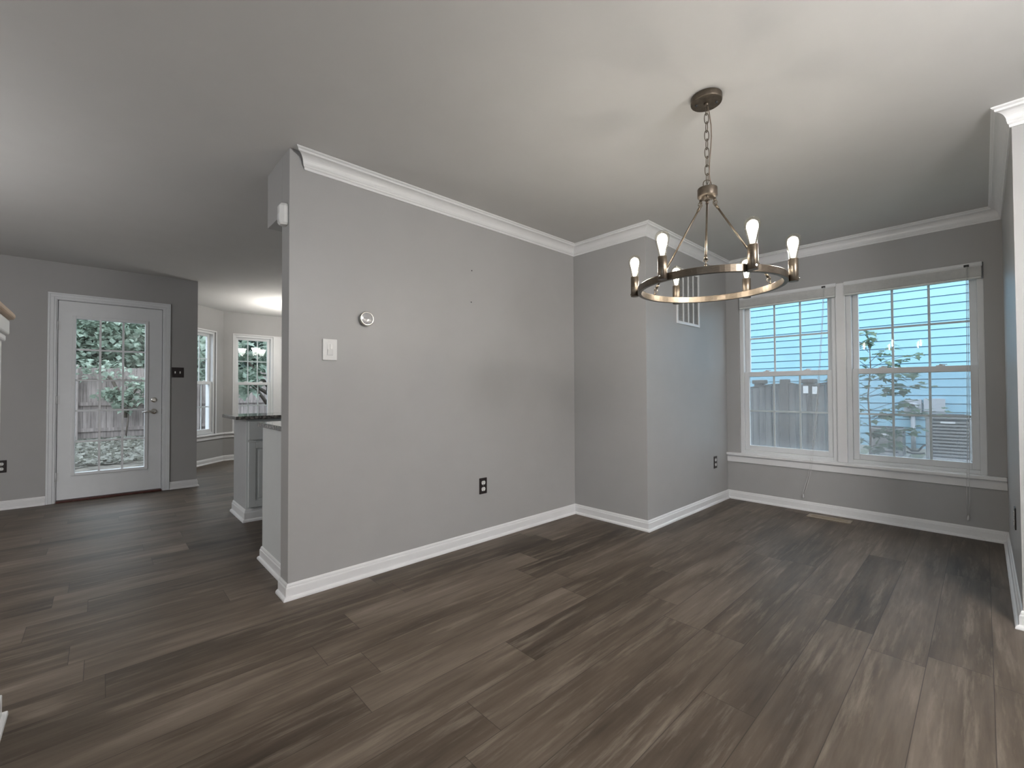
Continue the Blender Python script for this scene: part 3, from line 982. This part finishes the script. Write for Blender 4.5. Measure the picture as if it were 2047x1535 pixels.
# chain: oval links turned alternately
ztop, zbot = 2.400, 2.046
nl = 9
pitch_ = (ztop - zbot) / nl
def link_pts(zc, hl, hw, ang, n=20):
    out = []
    for k in range(n):
        a = 2 * PI * k / n
        lx = hw * math.copysign(abs(math.cos(a)) ** 0.8, math.cos(a))
        lz = hl * math.copysign(abs(math.sin(a)) ** 0.9, math.sin(a))
        out.append((lx * math.cos(ang), lx * math.sin(ang), cz(zc) + lz))
    return out
va = math.radians(46)
for k in range(nl):
    zc = ztop - pitch_ * (k + 0.5)
    MB().tube(link_pts(zc, pitch_ * 0.5 + 0.0045, 0.0095, va + (PI / 2 if k % 2 == 0 else 0)), 0.0019, 8, True).build('chain_link', MT['bronze_dark'], ch)
MB().tube(link_pts(2.040, 0.020, 0.018, va), 0.0022, 8, True).build('hub_loop', MT['bronze_dark'], ch)
rv = (math.cos(math.radians(46)), math.sin(math.radians(46)))
cp = [(0.004, 2.405), (0.012, 2.37), (0.020, 2.31), (0.021, 2.26), (0.017, 2.20), (0.011, 2.14), (0.010, 2.09), (0.014, 2.05), (0.006, 2.022)]
MB().tube([(d * rv[0], d * rv[1], cz(z)) for d, z in cp], 0.0025, 8).build('supply_cord', MT['brass_cord'], ch)
hub = MB().lathe([(0.0, cz(1.975)), (0.030, cz(1.976)), (0.041, cz(1.982)), (0.042, cz(1.986)), (0.042, cz(2.018)), (0.041, cz(2.021)), (0.0, cz(2.022))], 36).build('hub', MT['bronze_dark'], ch)
RR, RZ0, RZ1 = 0.306, 1.5625, 1.5915
ring = MB()
n = 96
prof = [(RR - 0.008, RZ0), (RR - .0015, RZ0), (RR, RZ0 + .0015), (RR, RZ1 - .0015), (RR - .0015, RZ1), (RR - 0.008, RZ1)]
# hollow channel: inner lip set back a little
prof = [(RR - 0.016, RZ0), (RR - .001, RZ0), (RR, RZ0 + .001), (RR, RZ1 - .001), (RR - .001, RZ1), (RR - 0.016, RZ1), (RR - 0.0165, RZ1 - 0.001), (RR - 0.0165, RZ0 + .001)]
vs, fs = [], []
for k in range(n):
    a = 2 * PI * k / n
    for r, z in prof:
        vs.append((r * math.cos(a), r * math.sin(a), cz(z)))
m_ = len(prof)
for k in range(n):
    for q in range(m_):
        fs.append((k * m_ + q, k * m_ + (q + 1) % m_, ((k + 1) % n) * m_ + (q + 1) % m_, ((k + 1) % n) * m_ + q))
ring.add(vs, fs, False)
ro = ring.build('ring', MT['bronze'], ch)
for k in range(3):
    a = math.radians(291 - 120 * k)
    ca, sa = math.cos(a), math.sin(a)
    p0 = Vector((0.036 * ca, 0.036 * sa, cz(1.951)))
    p1 = Vector(((RR - 0.022) * ca, (RR - 0.022) * sa, cz(1.622)))
    d = (p1 - p0).normalized()
    rod = MB()
    rod.cyl(p0 + d * 0.012, p1 - d * 0.012, 0.0042, None, 12)
    rod.cyl(p0 + d * 0.002, p0 + d * 0.022, 0.0062, None, 12)
    rod.cyl(p1 - d * 0.022, p1 - d * 0.002, 0.0062, None, 12)
    rb = rod.build('rod', MT['bronze'], ch)
    def eye(c, rad, axis, up, mat=MT['bronze_dark'], nm='hook_eye', wire=0.0018):
        c = Vector(c)
        pts = []
        for q in range(16):
            t_ = 2 * PI * q / 16
            pts.append(c + Vector(axis) * rad * math.cos(t_) + Vector(up) * rad * math.sin(t_))
        MB().tube(pts, wire, 8, True).build(nm, mat, rb)
    rad_v = (ca, sa, 0)
    tan_v = (-sa, ca, 0)
    eye(p0 - d * 0.004, 0.0085, tan_v, d)
    eye(p0 + Vector((0, 0, 0.011)), 0.0095, rad_v, (0, 0, 1))
    MB().cyl((0.034 * ca, 0.034 * sa, cz(1.966)), (0.034 * ca, 0.034 * sa, cz(1.978)), 0.006, None, 12).build('hook_boss', MT['bronze_dark'], rb)
    eye(p1 + d * 0.004, 0.0080, tan_v, d)
    eye(p1 + Vector((0, 0, -0.013)), 0.0095, rad_v, (0, 0, 1))
    MB().cyl(((RR - .012) * ca, (RR - .012) * sa, cz(1.590)), ((RR - .017) * ca, (RR - .017) * sa, cz(1.602)), 0.0045, None, 12).build('ring_eye', MT['bronze'], rb)
BP = [(0.0135, 0.000), (0.0150, 0.006), (0.0165, 0.020), (0.0205, 0.040), (0.0255, 0.060), (0.0285, 0.076), (0.0290, 0.084), (0.0270, 0.094), (0.0225, 0.102), (0.0150, 0.108), (0.0070, 0.1105), (0.0005, 0.111)]
sock0 = bulb0 = None
for k in range(6):
    a = math.radians(21 + 60 * k)
    sx, sy = (RR + 0.0185) * math.cos(a), (RR + 0.0185) * math.sin(a)
    s = MB()
    s.lathe([(0.0175, 0.0), (0.0185, 0.001), (0.0185, 0.094), (0.0175, 0.095), (0.0165, 0.094), (0.0165, 0.086), (0.001, 0.086)], 28, None, False)
    s.f.append(tuple(reversed(range(28)))); s.smooth.append(False)
    so = s.build('socket', MT['bronze'], ch)
    so.location = (sx, sy, cz(1.563))
    so.rotation_euler = (0, 0, a)
    MB().cyl((0.018, 0, 0.012), (0.0225, 0, 0.012), 0.004, None, 10).build('socket_screw', MT['chrome'], so)
    bu = MB().lathe(BP, 28, None, False).build('bulb', MT['bulb_glass'], ch)
    bu.location = (sx, sy, cz(1.653))
    fl = MB()
    fl.cyl((0, 0, 0.016), (0, 0, 0.090), 0.002, None, 8)
    fl.build('filament', MT['filament'], bu)
    MB().lathe([(0.008, 0.010), (0.0105, 0.022), (0.0150, 0.045), (0.0205, 0.068), (0.0210, 0.078), (0.0175, 0.090), (0.009, 0.097)], 20).build('bloom_shell', MT['bloom'], bu)  # added glow shape imitating bloom, not a part of the bulb

# ------------------------------------------------------------------ lamp of the breakfast nook (seen as a reflection)
NX, NY = -7.15, 2.22
t = thing('nook_chandelier', 'ceiling lamp with white bell shades in the breakfast nook, seen reflected in the window', 'chandelier', (NX, NY, 1.8), 0)
MB().lathe([(0.065, 0.615), (0.065, 0.64)], 28).build('canopy', MT['chrome'], t)
MB().lathe([(0.012, 0.02), (0.025, 0.0), (0.025, 0.05), (0.008, 0.09), (0.008, 0.62)], 16).build('stem', MT['chrome'], t)
for k in range(3):
    a = math.radians(60 + 120 * k)
    ca, sa = math.cos(a), math.sin(a)
    MB().tube([(0.02 * ca, 0.02 * sa, 0.03), (0.09 * ca, 0.09 * sa, -0.01), (0.17 * ca, 0.17 * sa, 0.0), (0.20 * ca, 0.20 * sa, 0.05)], 0.007, 10).build('arm', MT['chrome'], t)
    mm = Matrix.Translation((0.20 * ca, 0.20 * sa, 0))
    sh = MB().lathe([(0.052, 0.108), (0.059, 0.140), (0.070, 0.166), (0.080, 0.180)], 28, mm, False).build('shade', MT['shade'], t)
    MB().lathe([(0.022, 0.05), (0.038, 0.066), (0.046, 0.084), (0.052, 0.108)], 28, mm, False).build('shade_base', MT['shade_dim'], sh)

# made-up fill lights shaped as drum pendants, unseen, behind and right of the viewpoint
def fill_drum(label, x, y, top, mat):
    t = thing('fill_drum', label, 'fill light', (x, y, H), 0, 'added fill drums out of view')
    MB().lathe([(0.06, -0.025), (0.06, -0.0005)], 28).build('canopy', MT['bronze_dark'], t)
    MB().lathe([(0.006, -top - 0.02), (0.006, -0.02)], 10).build('stem', MT['bronze_dark'], t)
    MB().lathe([(0.26, -top - 0.30), (0.26, -top), (0.255, -top), (0.255, -top - 0.30), (0.26, -top - 0.30)], 40, None, False).build('shade', mat, t)
    MB().box(-0.256, 0.256, -0.008, 0.008, -top - .025, -top - .017).box(-0.008, 0.008, -0.256, 0.256, -top - .026, -top - .018).build('spider', MT['bronze_dark'], t)
fill_drum('added drum-shaped fill light, unseen, to the right of the viewpoint', 1.05, 1.32, 0.13, MT['side'])
fill_drum('added drum-shaped fill light, unseen, far left behind the viewpoint', -3.5, -1.75, 0.80, MT['living'])

# ================================================================== outside the dining window
GZ = -0.10
struct(box('lawn', MT['lawn'], -9, 8, yW + TH + 0.02, 30, GZ - 0.3, GZ), 'pale grass ground outside the alcove windows', 'ground')
YS = 11.3
hs = thing('neighbouring_house', 'pale blue house with lap siding filling the alcove windows', 'house', (0, YS, GZ), 0)
sd = MB()
lap = 0.153
z = 2.98 - lap * 22
k = 0
while z < 6.2:
    z0_, z1_ = max(z, GZ), z + lap
    if z1_ > GZ + .02:
        b0 = z0_ - GZ
        b1 = b0 + 0.017
        t1 = z1_ - GZ
        sd.add([(-9, 0.045, b0), (7, 0.045, b0), (7, 0.045, b1), (-9, 0.045, b1), (7, 0.0, b1), (-9, 0.0, b1), (7, 0.010, t1), (-9, 0.010, t1), (7, 0.045, t1), (-9, 0.045, t1)],
               [(0, 1, 2, 3), (3, 2, 4, 5), (5, 4, 6, 7), (7, 6, 8, 9)])
    z += lap
sd.build('siding', MT['siding'], hs)
box('house_wall', MT['siding'], -9, 7, 0.05, 6.0, 0.0, 6.3, hs)
box('foundation', MT['pad'], -9, 7, -0.012, 0.044, 0.0, 0.10, hs)

def condenser(label, x0, x1, y0, zt, lit):
    cx_ = (x0 + x1) / 2
    w = (x1 - x0) / 2
    t = thing('air_conditioner', label, 'air conditioner', (cx_, y0 + w, GZ), 0, 'condenser units by the pale house')
    h = zt - GZ
    box('pad', MT['pad'], -w - .06, w + .06, -w - .06, w + .06, 0, 0.05, t)
    cr = 0.03
    core = MB().box(-w + .025, w - .025, -w + .025, w - .025, 0.07, h - 0.06); core.build('coil', MT['ac_dark'], t)
    pp = MB()
    for sx in (-1, 1):
        for sy in (-1, 1):
            pp.box(sx * w - (0 if sx < 0 else .055), sx * w + (.055 if sx < 0 else 0), sy * w - (0 if sy < 0 else .055), sy * w + (.055 if sy < 0 else 0), 0.05, h - .05)
    pp.box(-w, w, -w, w, 0.05, 0.10)
    pp.build('corner_posts', MT['ac'], t, 0.012)
    lv = MB()
    nn = 11
    for k in range(nn):
        zz = 0.13 + (h - 0.27) * k / (nn - 1)
        for sgn, ax in ((-1, 'y'), (1, 'y'), (-1, 'x'), (1, 'x')):
            a, b = (w - 0.004) * sgn, (w - 0.030) * sgn
            lo, hi = min(a, b), max(a, b)
            if ax == 'y': lv.box(-w + .05, w - .05, lo, hi, zz, zz + 0.026)
            else: lv.box(lo, hi, -w + .05, w - .05, zz, zz + 0.026)
    lv.build('louvres', MT['ac'], t)
    tp = MB().box(-w - .008, w + .008, -w - .008, w + .008, h - 0.075, h - 0.02)
    tp.build('lid', MT['ac'], t, 0.012)
    fg = MB()
    for r in (0.06, 0.12, 0.18, 0.22):
        fg.tube([(r * math.cos(2 * PI * q / 24), r * math.sin(2 * PI * q / 24), h - 0.012) for q in range(24)], 0.006, 6, True)
    fg.build('fan_guard', MT['ac_dark'], t)
    box('nameplate', MT['label'], -0.10, 0.07, -w - .004, -w + 0.002, h - 0.145, h - 0.115, t)
    return t
condenser('larger grey condenser at the right, standing in front of the siding', -0.668, -0.105, 10.0, 0.705, 1)
condenser('smaller grey condenser behind the sapling, left of the larger one', -1.42, -0.97, 10.15, 0.45, 1)
ln = MB().tube([(-0.955, 10.5, 0.10), (-0.88, 10.45, 0.03), (-0.80, 10.5, 0.03), (-0.74, 10.60, 0.12), (-0.685, 10.62, 0.14)], 0.016, 8)
ln.tube([(-0.955, 10.55, 0.0), (-0.88, 10.6, -0.03), (-0.78, 10.65, -0.03), (-0.735, 10.7, -0.02)], 0.014, 8)
tag(ln.build('refrigerant_line', MT['rubber']), 'black insulated pipe running between the two condensers', 'pipe')
t = thing('electric_meter', 'grey round-faced electric meter box on the pale siding', 'meter', (-0.92, YS, 0.77), 0)
MB().box(-0.125, 0.125, -0.10, 0.0, -0.16, 0.16).build('meter_box', MT['meter'], t, 0.008)
MB().lathe([(0.085, 0), (0.085, 0.05), (0.075, 0.08), (0.03, 0.09)], 28, Matrix.Translation((0, -0.10, 0.03)) @ Matrix.Rotation(PI / 2, 4, 'X')).build('dial_cover', MT['meter'], t)
MB().lathe([(0.045, 0.092), (0.045, 0.094)], 24, Matrix.Translation((0, -0.10, 0.03)) @ Matrix.Rotation(PI / 2, 4, 'X')).build('dial', MT['plastic_dk'], t)
MB().cyl((0.0, -0.05, -0.80), (0.0, -0.05, -0.155), 0.035, None, 14).build('conduit', MT['meter'], t)
t = thing('disconnect_box', 'grey electrical box on the siding above the larger condenser', 'electrical box', (-0.62, YS, 0.80), 0)
MB().box(-0.14, 0.14, -0.11, 0, -0.14, 0.14).build('box_body', MT['meter'], t, 0.006)
MB().box(-0.145, 0.145, -0.125, -0.11, -0.10, 0.145).build('cover', MT['meter'], t, 0.006)

# grey picket fence
def fence_run(parent, pts_top, y, pitch_, th, mat, z0, rnd):
    """pts_top: [(x, ztop)] piecewise top line; boards side by side"""
    mb = MB()
    x = pts_top[0][0]
    xe = pts_top[-1][0]
    k = 0
    while x < xe - 0.02:
        xm = x + pitch_ / 2
        zt = pts_top[-1][1]
        for (xa, za), (xb_, zb) in zip(pts_top[:-1], pts_top[1:]):
            if xa <= xm <= xb_:
                zt = za + (zb - za) * (xm - xa) / (xb_ - xa)
        dy = rnd.uniform(0, 0.006)
        mb.box(x + 0.002, x + pitch_ - 0.003, y + dy, y + th + dy, z0, zt + rnd.uniform(-.004, .004))
        x += pitch_
    return mb
rnd = random.Random(4)
FY = 8.4
kf = FY / 7.0
def fx(px): return px * kf
def fz(pz): return 1.1085 + (pz - 1.1085) * kf
ft = thing('wooden_fence', 'weathered grey board fence outside the left alcove window', 'fence', (-2.4, FY, GZ), 0)
def rl(p): return (p[0] + 2.4, p[1] - GZ)
secA = [rl((fx(-3.4), fz(1.16))), rl((fx(-2.7), fz(1.10))), rl((fx(-2.40), fz(1.135))), rl((fx(-2.04), fz(1.185))), rl((fx(-1.93), fz(1.185)))]
secB = [rl((fx(-1.86), fz(1.205))), rl((fx(-1.74), fz(1.175))), rl((fx(-1.60), fz(1.165)))]
secC = [rl((fx(-1.60), fz(1.17))), rl((fx(-1.44), fz(1.19))), rl((fx(-1.31), fz(1.235))), rl((fx(-1.12), fz(1.30)))]
for s_ in (secA, secB, secC):
    fence_run(ft, s_, 0.0, 0.1, 0.02, None, 0.02, rnd).build('boards', MT['fence_grey'], ft)
for a, b in ((secA, 0), (secB, 0), (secC, 0)):
    q = MB()
    for (xa, za), (xb_, zb) in zip(a[:-1], a[1:]):
        q.add([(xa, -.02, za), (xb_, -.02, zb), (xb_, .05, zb), (xa, .05, za), (xa, -.02, za + .022), (xb_, -.02, zb + .022), (xb_, .05, zb + .022), (xa, .05, za + .022)],
              [(0, 1, 2, 3), (4, 7, 6, 5), (0, 4, 5, 1), (3, 2, 6, 7), (0, 3, 7, 4), (1, 5, 6, 2)])
    q.build('cap_rail', MT['fence_dark'], ft)
for (xa, xb_, zt, dy) in ((-1.955, -1.85, 1.262, -0.03), (-1.635, -1.575, 1.17, -0.02)):
    px_, pz_ = rl((fx((xa + xb_) / 2), fz(zt)))
    hwid = (xb_ - xa) / 2 * kf
    MB().box(px_ - hwid, px_ + hwid, dy, 0.10, 0.0, pz_).build('post', MT['fence_dark'], ft, 0.004)
for xa, zt in ((-2.26, 1.262), (-1.64, 1.262)):
    px_, pz_ = rl((fx(xa), fz(zt)))
    p_ = MB().box(px_ - .07, px_ + .07, 0.09, 0.23, 0.0, pz_ - .05).build('post', MT['fence_dark'], ft)
    MB().box(px_ - .10, px_ + .10, 0.06, 0.26, pz_ - .07, pz_).build('post_cap', MT['fence_dark'], p_, 0.015)
for xa, zt, lb in ((-1.645, 1.115, 'small white tag on the fence post, the left one of two'), (-1.545, 1.115, 'small white tag on the fence, right of the post')):
    o = MB().box(-.036, .036, -.006, 0, -.06, .06).build('notice_tag', MT['label'], None, 0.002)
    o.location = (fx(xa), FY - 0.022, fz(zt)) if xa < -1.6 else (fx(xa), FY - 0.001, fz(zt) - .01)
    tag(o, lb, 'tag', 'white tags on the grey fence')

# leaves
def leaf_verts(mb, base, direction, up, size, width=0.45, lobes=True):
    d = direction.normalized()
    s = d.cross(up)
    if s.length < 1e-4: s = d.orthogonal()
    s.normalize()
    n = s.cross(d).normalized()
    w = size * width
    def P(a, b, c=0.0):
        return base + d * (size * a) + s * (w * b) + n * (size * c)
    if lobes:
        vs = [P(0, 0), P(0.12, 0.8, .04), P(0.34, 0.52, .02), P(0.50, 1.05, .05), P(0.62, 0.45, .0), P(1.0, 0, -.12),
              P(0.62, -0.45, .0), P(0.50, -1.05, .05), P(0.34, -0.52, .02), P(0.12, -0.8, .04), P(0.5, 0, -0.03)]
        fs = [(10, 0, 1, 2), (10, 2, 3, 4), (10, 4, 5), (10, 5, 6), (10, 6, 7, 8), (10, 8, 9, 0)]
    else:
        vs = [P(0, 0), P(0.45, 1, .06), P(1, 0, -.1), P(0.45, -1, .06)]
        fs = [(0, 1, 2), (0, 2, 3)]
    mb.add(vs, fs)

def rand_dir(rnd):
    while True:
        v = Vector((rnd.uniform(-1, 1), rnd.uniform(-1, 1), rnd.uniform(-1, 1)))
        if 0.05 < v.length < 1: return v.normalized()

def crown(rnd, centres, count, size, lobes=False):
    mb = MB()
    for _ in range(count):
        c, rad = rnd.choice(centres)
        v = rand_dir(rnd) * (rnd.random() ** 0.45)
        p = Vector((c[0] + v.x * rad[0], c[1] + v.y * rad[1], c[2] + v.z * rad[2]))
        d = rand_dir(rnd); d.z -= 0.4
        leaf_verts(mb, p, d, Vector((rnd.uniform(-.5, .5), rnd.uniform(-.5, .5), 1)), size * rnd.uniform(0.7, 1.3), 0.5, lobes)
    return mb

# sapling in front of the siding
rnd = random.Random(11)
SX, SY = -1.30, 9.3
t = thing('sapling', 'leafy green sapling in front of the siding beside the condensers', 'young tree', (SX, SY, GZ), 0)
MB().tube([(0, 0, 0), (0.015, 0, 0.5), (-0.01, 0.0, 1.1), (0.03, 0, 1.6), (0.02, 0, 2.03)], 0.012, 8, radii=[.016, .014, .011, .008, .004]).build('stem', MT['bark'], t)
tw = MB()
lfm = MB()
twigs = [(2.04, 0.0, 0.10, 12), (1.98, -0.2, 0.10, 10), (1.80, 0.28, 0.10, 10), (1.72, -0.28, 0.06, 10), (1.70, 0.52, 0.04, 12), (1.58, -0.32, 0.02, 12), (1.55, 0.24, 0.02, 14), (1.50, 0.62, -0.02, 14),
         (1.38, -0.30, 0, 12), (1.30, 0.34, 0, 14), (1.24, 0.72, 0.06, 16), (1.15, -0.22, 0, 10), (1.02, 0.55, 0.0, 16), (0.98, -0.25, 0.0, 12), (0.90, 0.80, -0.02, 14), (0.82, 0.30, 0, 16), (0.75, -0.30, 0, 14), (0.62, 0.52, -0.05, 18), (0.55, 0.15, 0, 16), (0.45, -0.28, 0, 14), (0.42, 0.40, -.05, 14), (0.30, 0.1, 0, 12)]
for zt, dx, dz, cnt in twigs:
    yy_ = rnd.uniform(-0.2, 0.2)
    a = Vector((0.01, 0, max(0.1, zt - 0.15))); b = Vector((dx, yy_, zt + dz))
    mid = (a + b) / 2 + Vector((0, 0, 0.05))
    tw.tube([a, mid, b], 0.004, 5)
    for q in range(int(cnt * 1.3)):
        u = rnd.uniform(0.35, 1.08)
        p = a.lerp(b, u) + Vector((rnd.gauss(0, .06), rnd.gauss(0, .06), rnd.gauss(0, .035)))
        d = Vector((rnd.uniform(-1, 1) + (0.7 if dx > 0 else -0.5), rnd.uniform(-1, 1), rnd.uniform(-.5, .15)))
        leaf_verts(lfm, p, d, Vector((0, -0.35, 1)), rnd.uniform(0.09, 0.15), 0.5, True)
tw.build('twigs', MT['bark'], t)
lfm.build('foliage', MT['leaf_s'], t, recalc=False)

# ================================================================== outside the nook and patio door
PZ = -0.06
struct(box('patio_ground', MT['soil'], -26, xD - TH - 0.02, -14, yW + TH, PZ - 0.3, PZ), 'leaf-strewn ground outside the patio door', 'ground')
gz_ = MB().prism([(-26, yW + TH), (-9.02, yW + TH), (-9.02, 22), (-26, 22)], PZ - 0.3, PZ).build('back_garden_ground', MT['soil'])
struct(gz_, 'shaded ground behind the breakfast nook', 'ground')
rnd = random.Random(21)
lt = MB()
for _ in range(5200):
    p = Vector((rnd.uniform(-14.4, -9.6), rnd.uniform(-3.0, 1.9), PZ + rnd.uniform(0.005, 0.09)))
    d = Vector((rnd.uniform(-1, 1), rnd.uniform(-1, 1), rnd.uniform(-.2, .5)))
    leaf_verts(lt, p, d, Vector((rnd.uniform(-.6, .6), rnd.uniform(-.6, .6), 1)), rnd.uniform(0.06, 0.13), 0.5, False)
tag(lt.build('fallen_leaves', MT['litter'], recalc=False), 'fallen leaves and low groundcover strewn over the ground behind the door', 'leaves', None, 'stuff')

XF = -15.0
ft = thing('board_fence', 'tan board fence across the back garden behind the patio door', 'fence', (XF, 2.0, PZ), 0)
fb = MB()
y = -8.0
while y < 11:
    dx = rnd.uniform(0, 0.006)
    fb.box(-0.02 + dx, 0.0 + dx, y + .002, y + .138, 0.06, 1.80 + rnd.uniform(-.012, .012))
    y += 0.142
fb.build('boards', MT['fence_tan'], ft)
for zz in (0.22, 0.86, 1.52):
    MB().box(0.004, 0.045, -8.0, 11.0, zz, zz + 0.085).build('rail', MT['fence_tan'], ft)
y = -7.25
while y < 11:
    MB().box(0.045, 0.135, y - .05, y + .05, 0.0, 1.86).build('post', MT['fence_tan'], ft, 0.005)
    y += 2.4
# trees beyond the fence
def tree(label, x, y, h, cr_list, count, size, mat, group='trees beyond the tan fence', lobes=False, trunk_r=0.12, seed=1, name='leafy_tree'):
    rr = random.Random(seed)
    t = thing(name, label, 'tree', (x, y, PZ), 0, group)
    MB().tube([(0, 0, 0), (0.05, 0.05, h * 0.35), (-0.06, 0.02, h * 0.65), (0.0, 0.0, h * 0.9)], trunk_r, 10, radii=[trunk_r, trunk_r * .85, trunk_r * .6, trunk_r * .25]).build('trunk', MT['bark'], t)
    br = MB()
    for c, rad in cr_list:
        br.tube([(0, 0, min(c[2] * 0.6, h * 0.5)), (c[0] * .5, c[1] * .5, c[2] * 0.85), (c[0], c[1], c[2])], 0.03, 6, radii=[.05, .035, .012])
    br.build('branches', MT['bark'], t)
    crown(rr, cr_list, count, size, lobes).build('foliage', mat, t, recalc=False)
    return t
CRW = [((0, 0, 3.0), (1.0, 1.45, 1.4)), ((0.1, 0.65, 2.4), (0.9, 0.9, 0.9)), ((0.1, -0.65, 2.4), (0.9, 0.9, 1.0)), ((-0.1, 0.1, 4.4), (1.0, 1.4, 1.2))]
tree('pale green leafy tree above the fence, seen through the top of the patio door', -16.6, 0.0, 5.5, CRW, 8000, 0.14, MT['leaf_b'], seed=2)
tree('dark leafy tree above the fence between the patio door and the nook windows', -16.6, 3.5, 5.5, CRW, 8000, 0.14, MT['leaf_c'], seed=3)
tree('green leafy tree above the fence, behind the nook back windows', -16.6, 7.0, 5.5, CRW, 8000, 0.14, MT['leaf_a'], seed=4)
tree('green leafy tree at the far left beyond the tan fence', -16.6, -3.5, 5.5, CRW, 6500, 0.14, MT['leaf_a'], seed=5)
tree('dark leafy tree at the far right beyond the tan fence', -16.6, 10.5, 5.5, CRW, 6500, 0.14, MT['leaf_c'], seed=6)
sh = thing('garden_shed', 'dark board building glimpsed between the leaves over the fence', 'shed', (-20, 2.5, PZ), 0)
box('shed_wall', MT['shed'], -1.0, 0.6, -9.0, 9.0, 0, 4.2, sh)
MB().prism([(-1.4, -9.4), (1.0, -9.4), (1.0, 9.4), (-1.4, 9.4)], 4.2, 4.4).build('roof', MT['ac_dark'], sh)
# broad-leaved branches close to the nook windows
NB = [((0.3, -0.9, 2.2), (0.35, 0.45, 0.35)), ((0.2, 0.0, 1.95), (0.4, 0.6, 0.4)), ((0.3, -0.55, 1.45), (0.35, 0.4, 0.35)), ((0.1, 0.9, 2.1), (0.4, 0.6, 0.4)), ((0.0, 0.2, 2.7), (0.8, 1.2, 0.5)), ((0.3, -1.5, 1.9), (0.35, 0.5, 0.5))]
tree('broad-leaved young tree close outside the nook windows, in front of the fence', -12.0, 3.0, 3.0, NB, 560, 0.22, MT['leaf_b'], group='garden plants before the tan fence', lobes=True, trunk_r=0.05, seed=8)
VB = [((0.1, 0.0, 0.95), (0.25, 0.30, 0.28)), ((0.1, 0.25, 1.35), (0.25, 0.3, 0.25)), ((0.1, -0.25, 1.15), (0.2, 0.35, 0.2)), ((0.1, 0.5, 1.05), (0.2, 0.25, 0.2)), ((0.05, -0.5, 1.75), (0.3, 0.7, 0.3))]
tree('small leafy vine against the fence, seen through the middle of the patio door', -14.5, 0.45, 1.6, VB, 520, 0.13, MT['leaf_b'], group='garden plants before the tan fence', lobes=True, trunk_r=0.02, seed=9, name='leafy_vine')
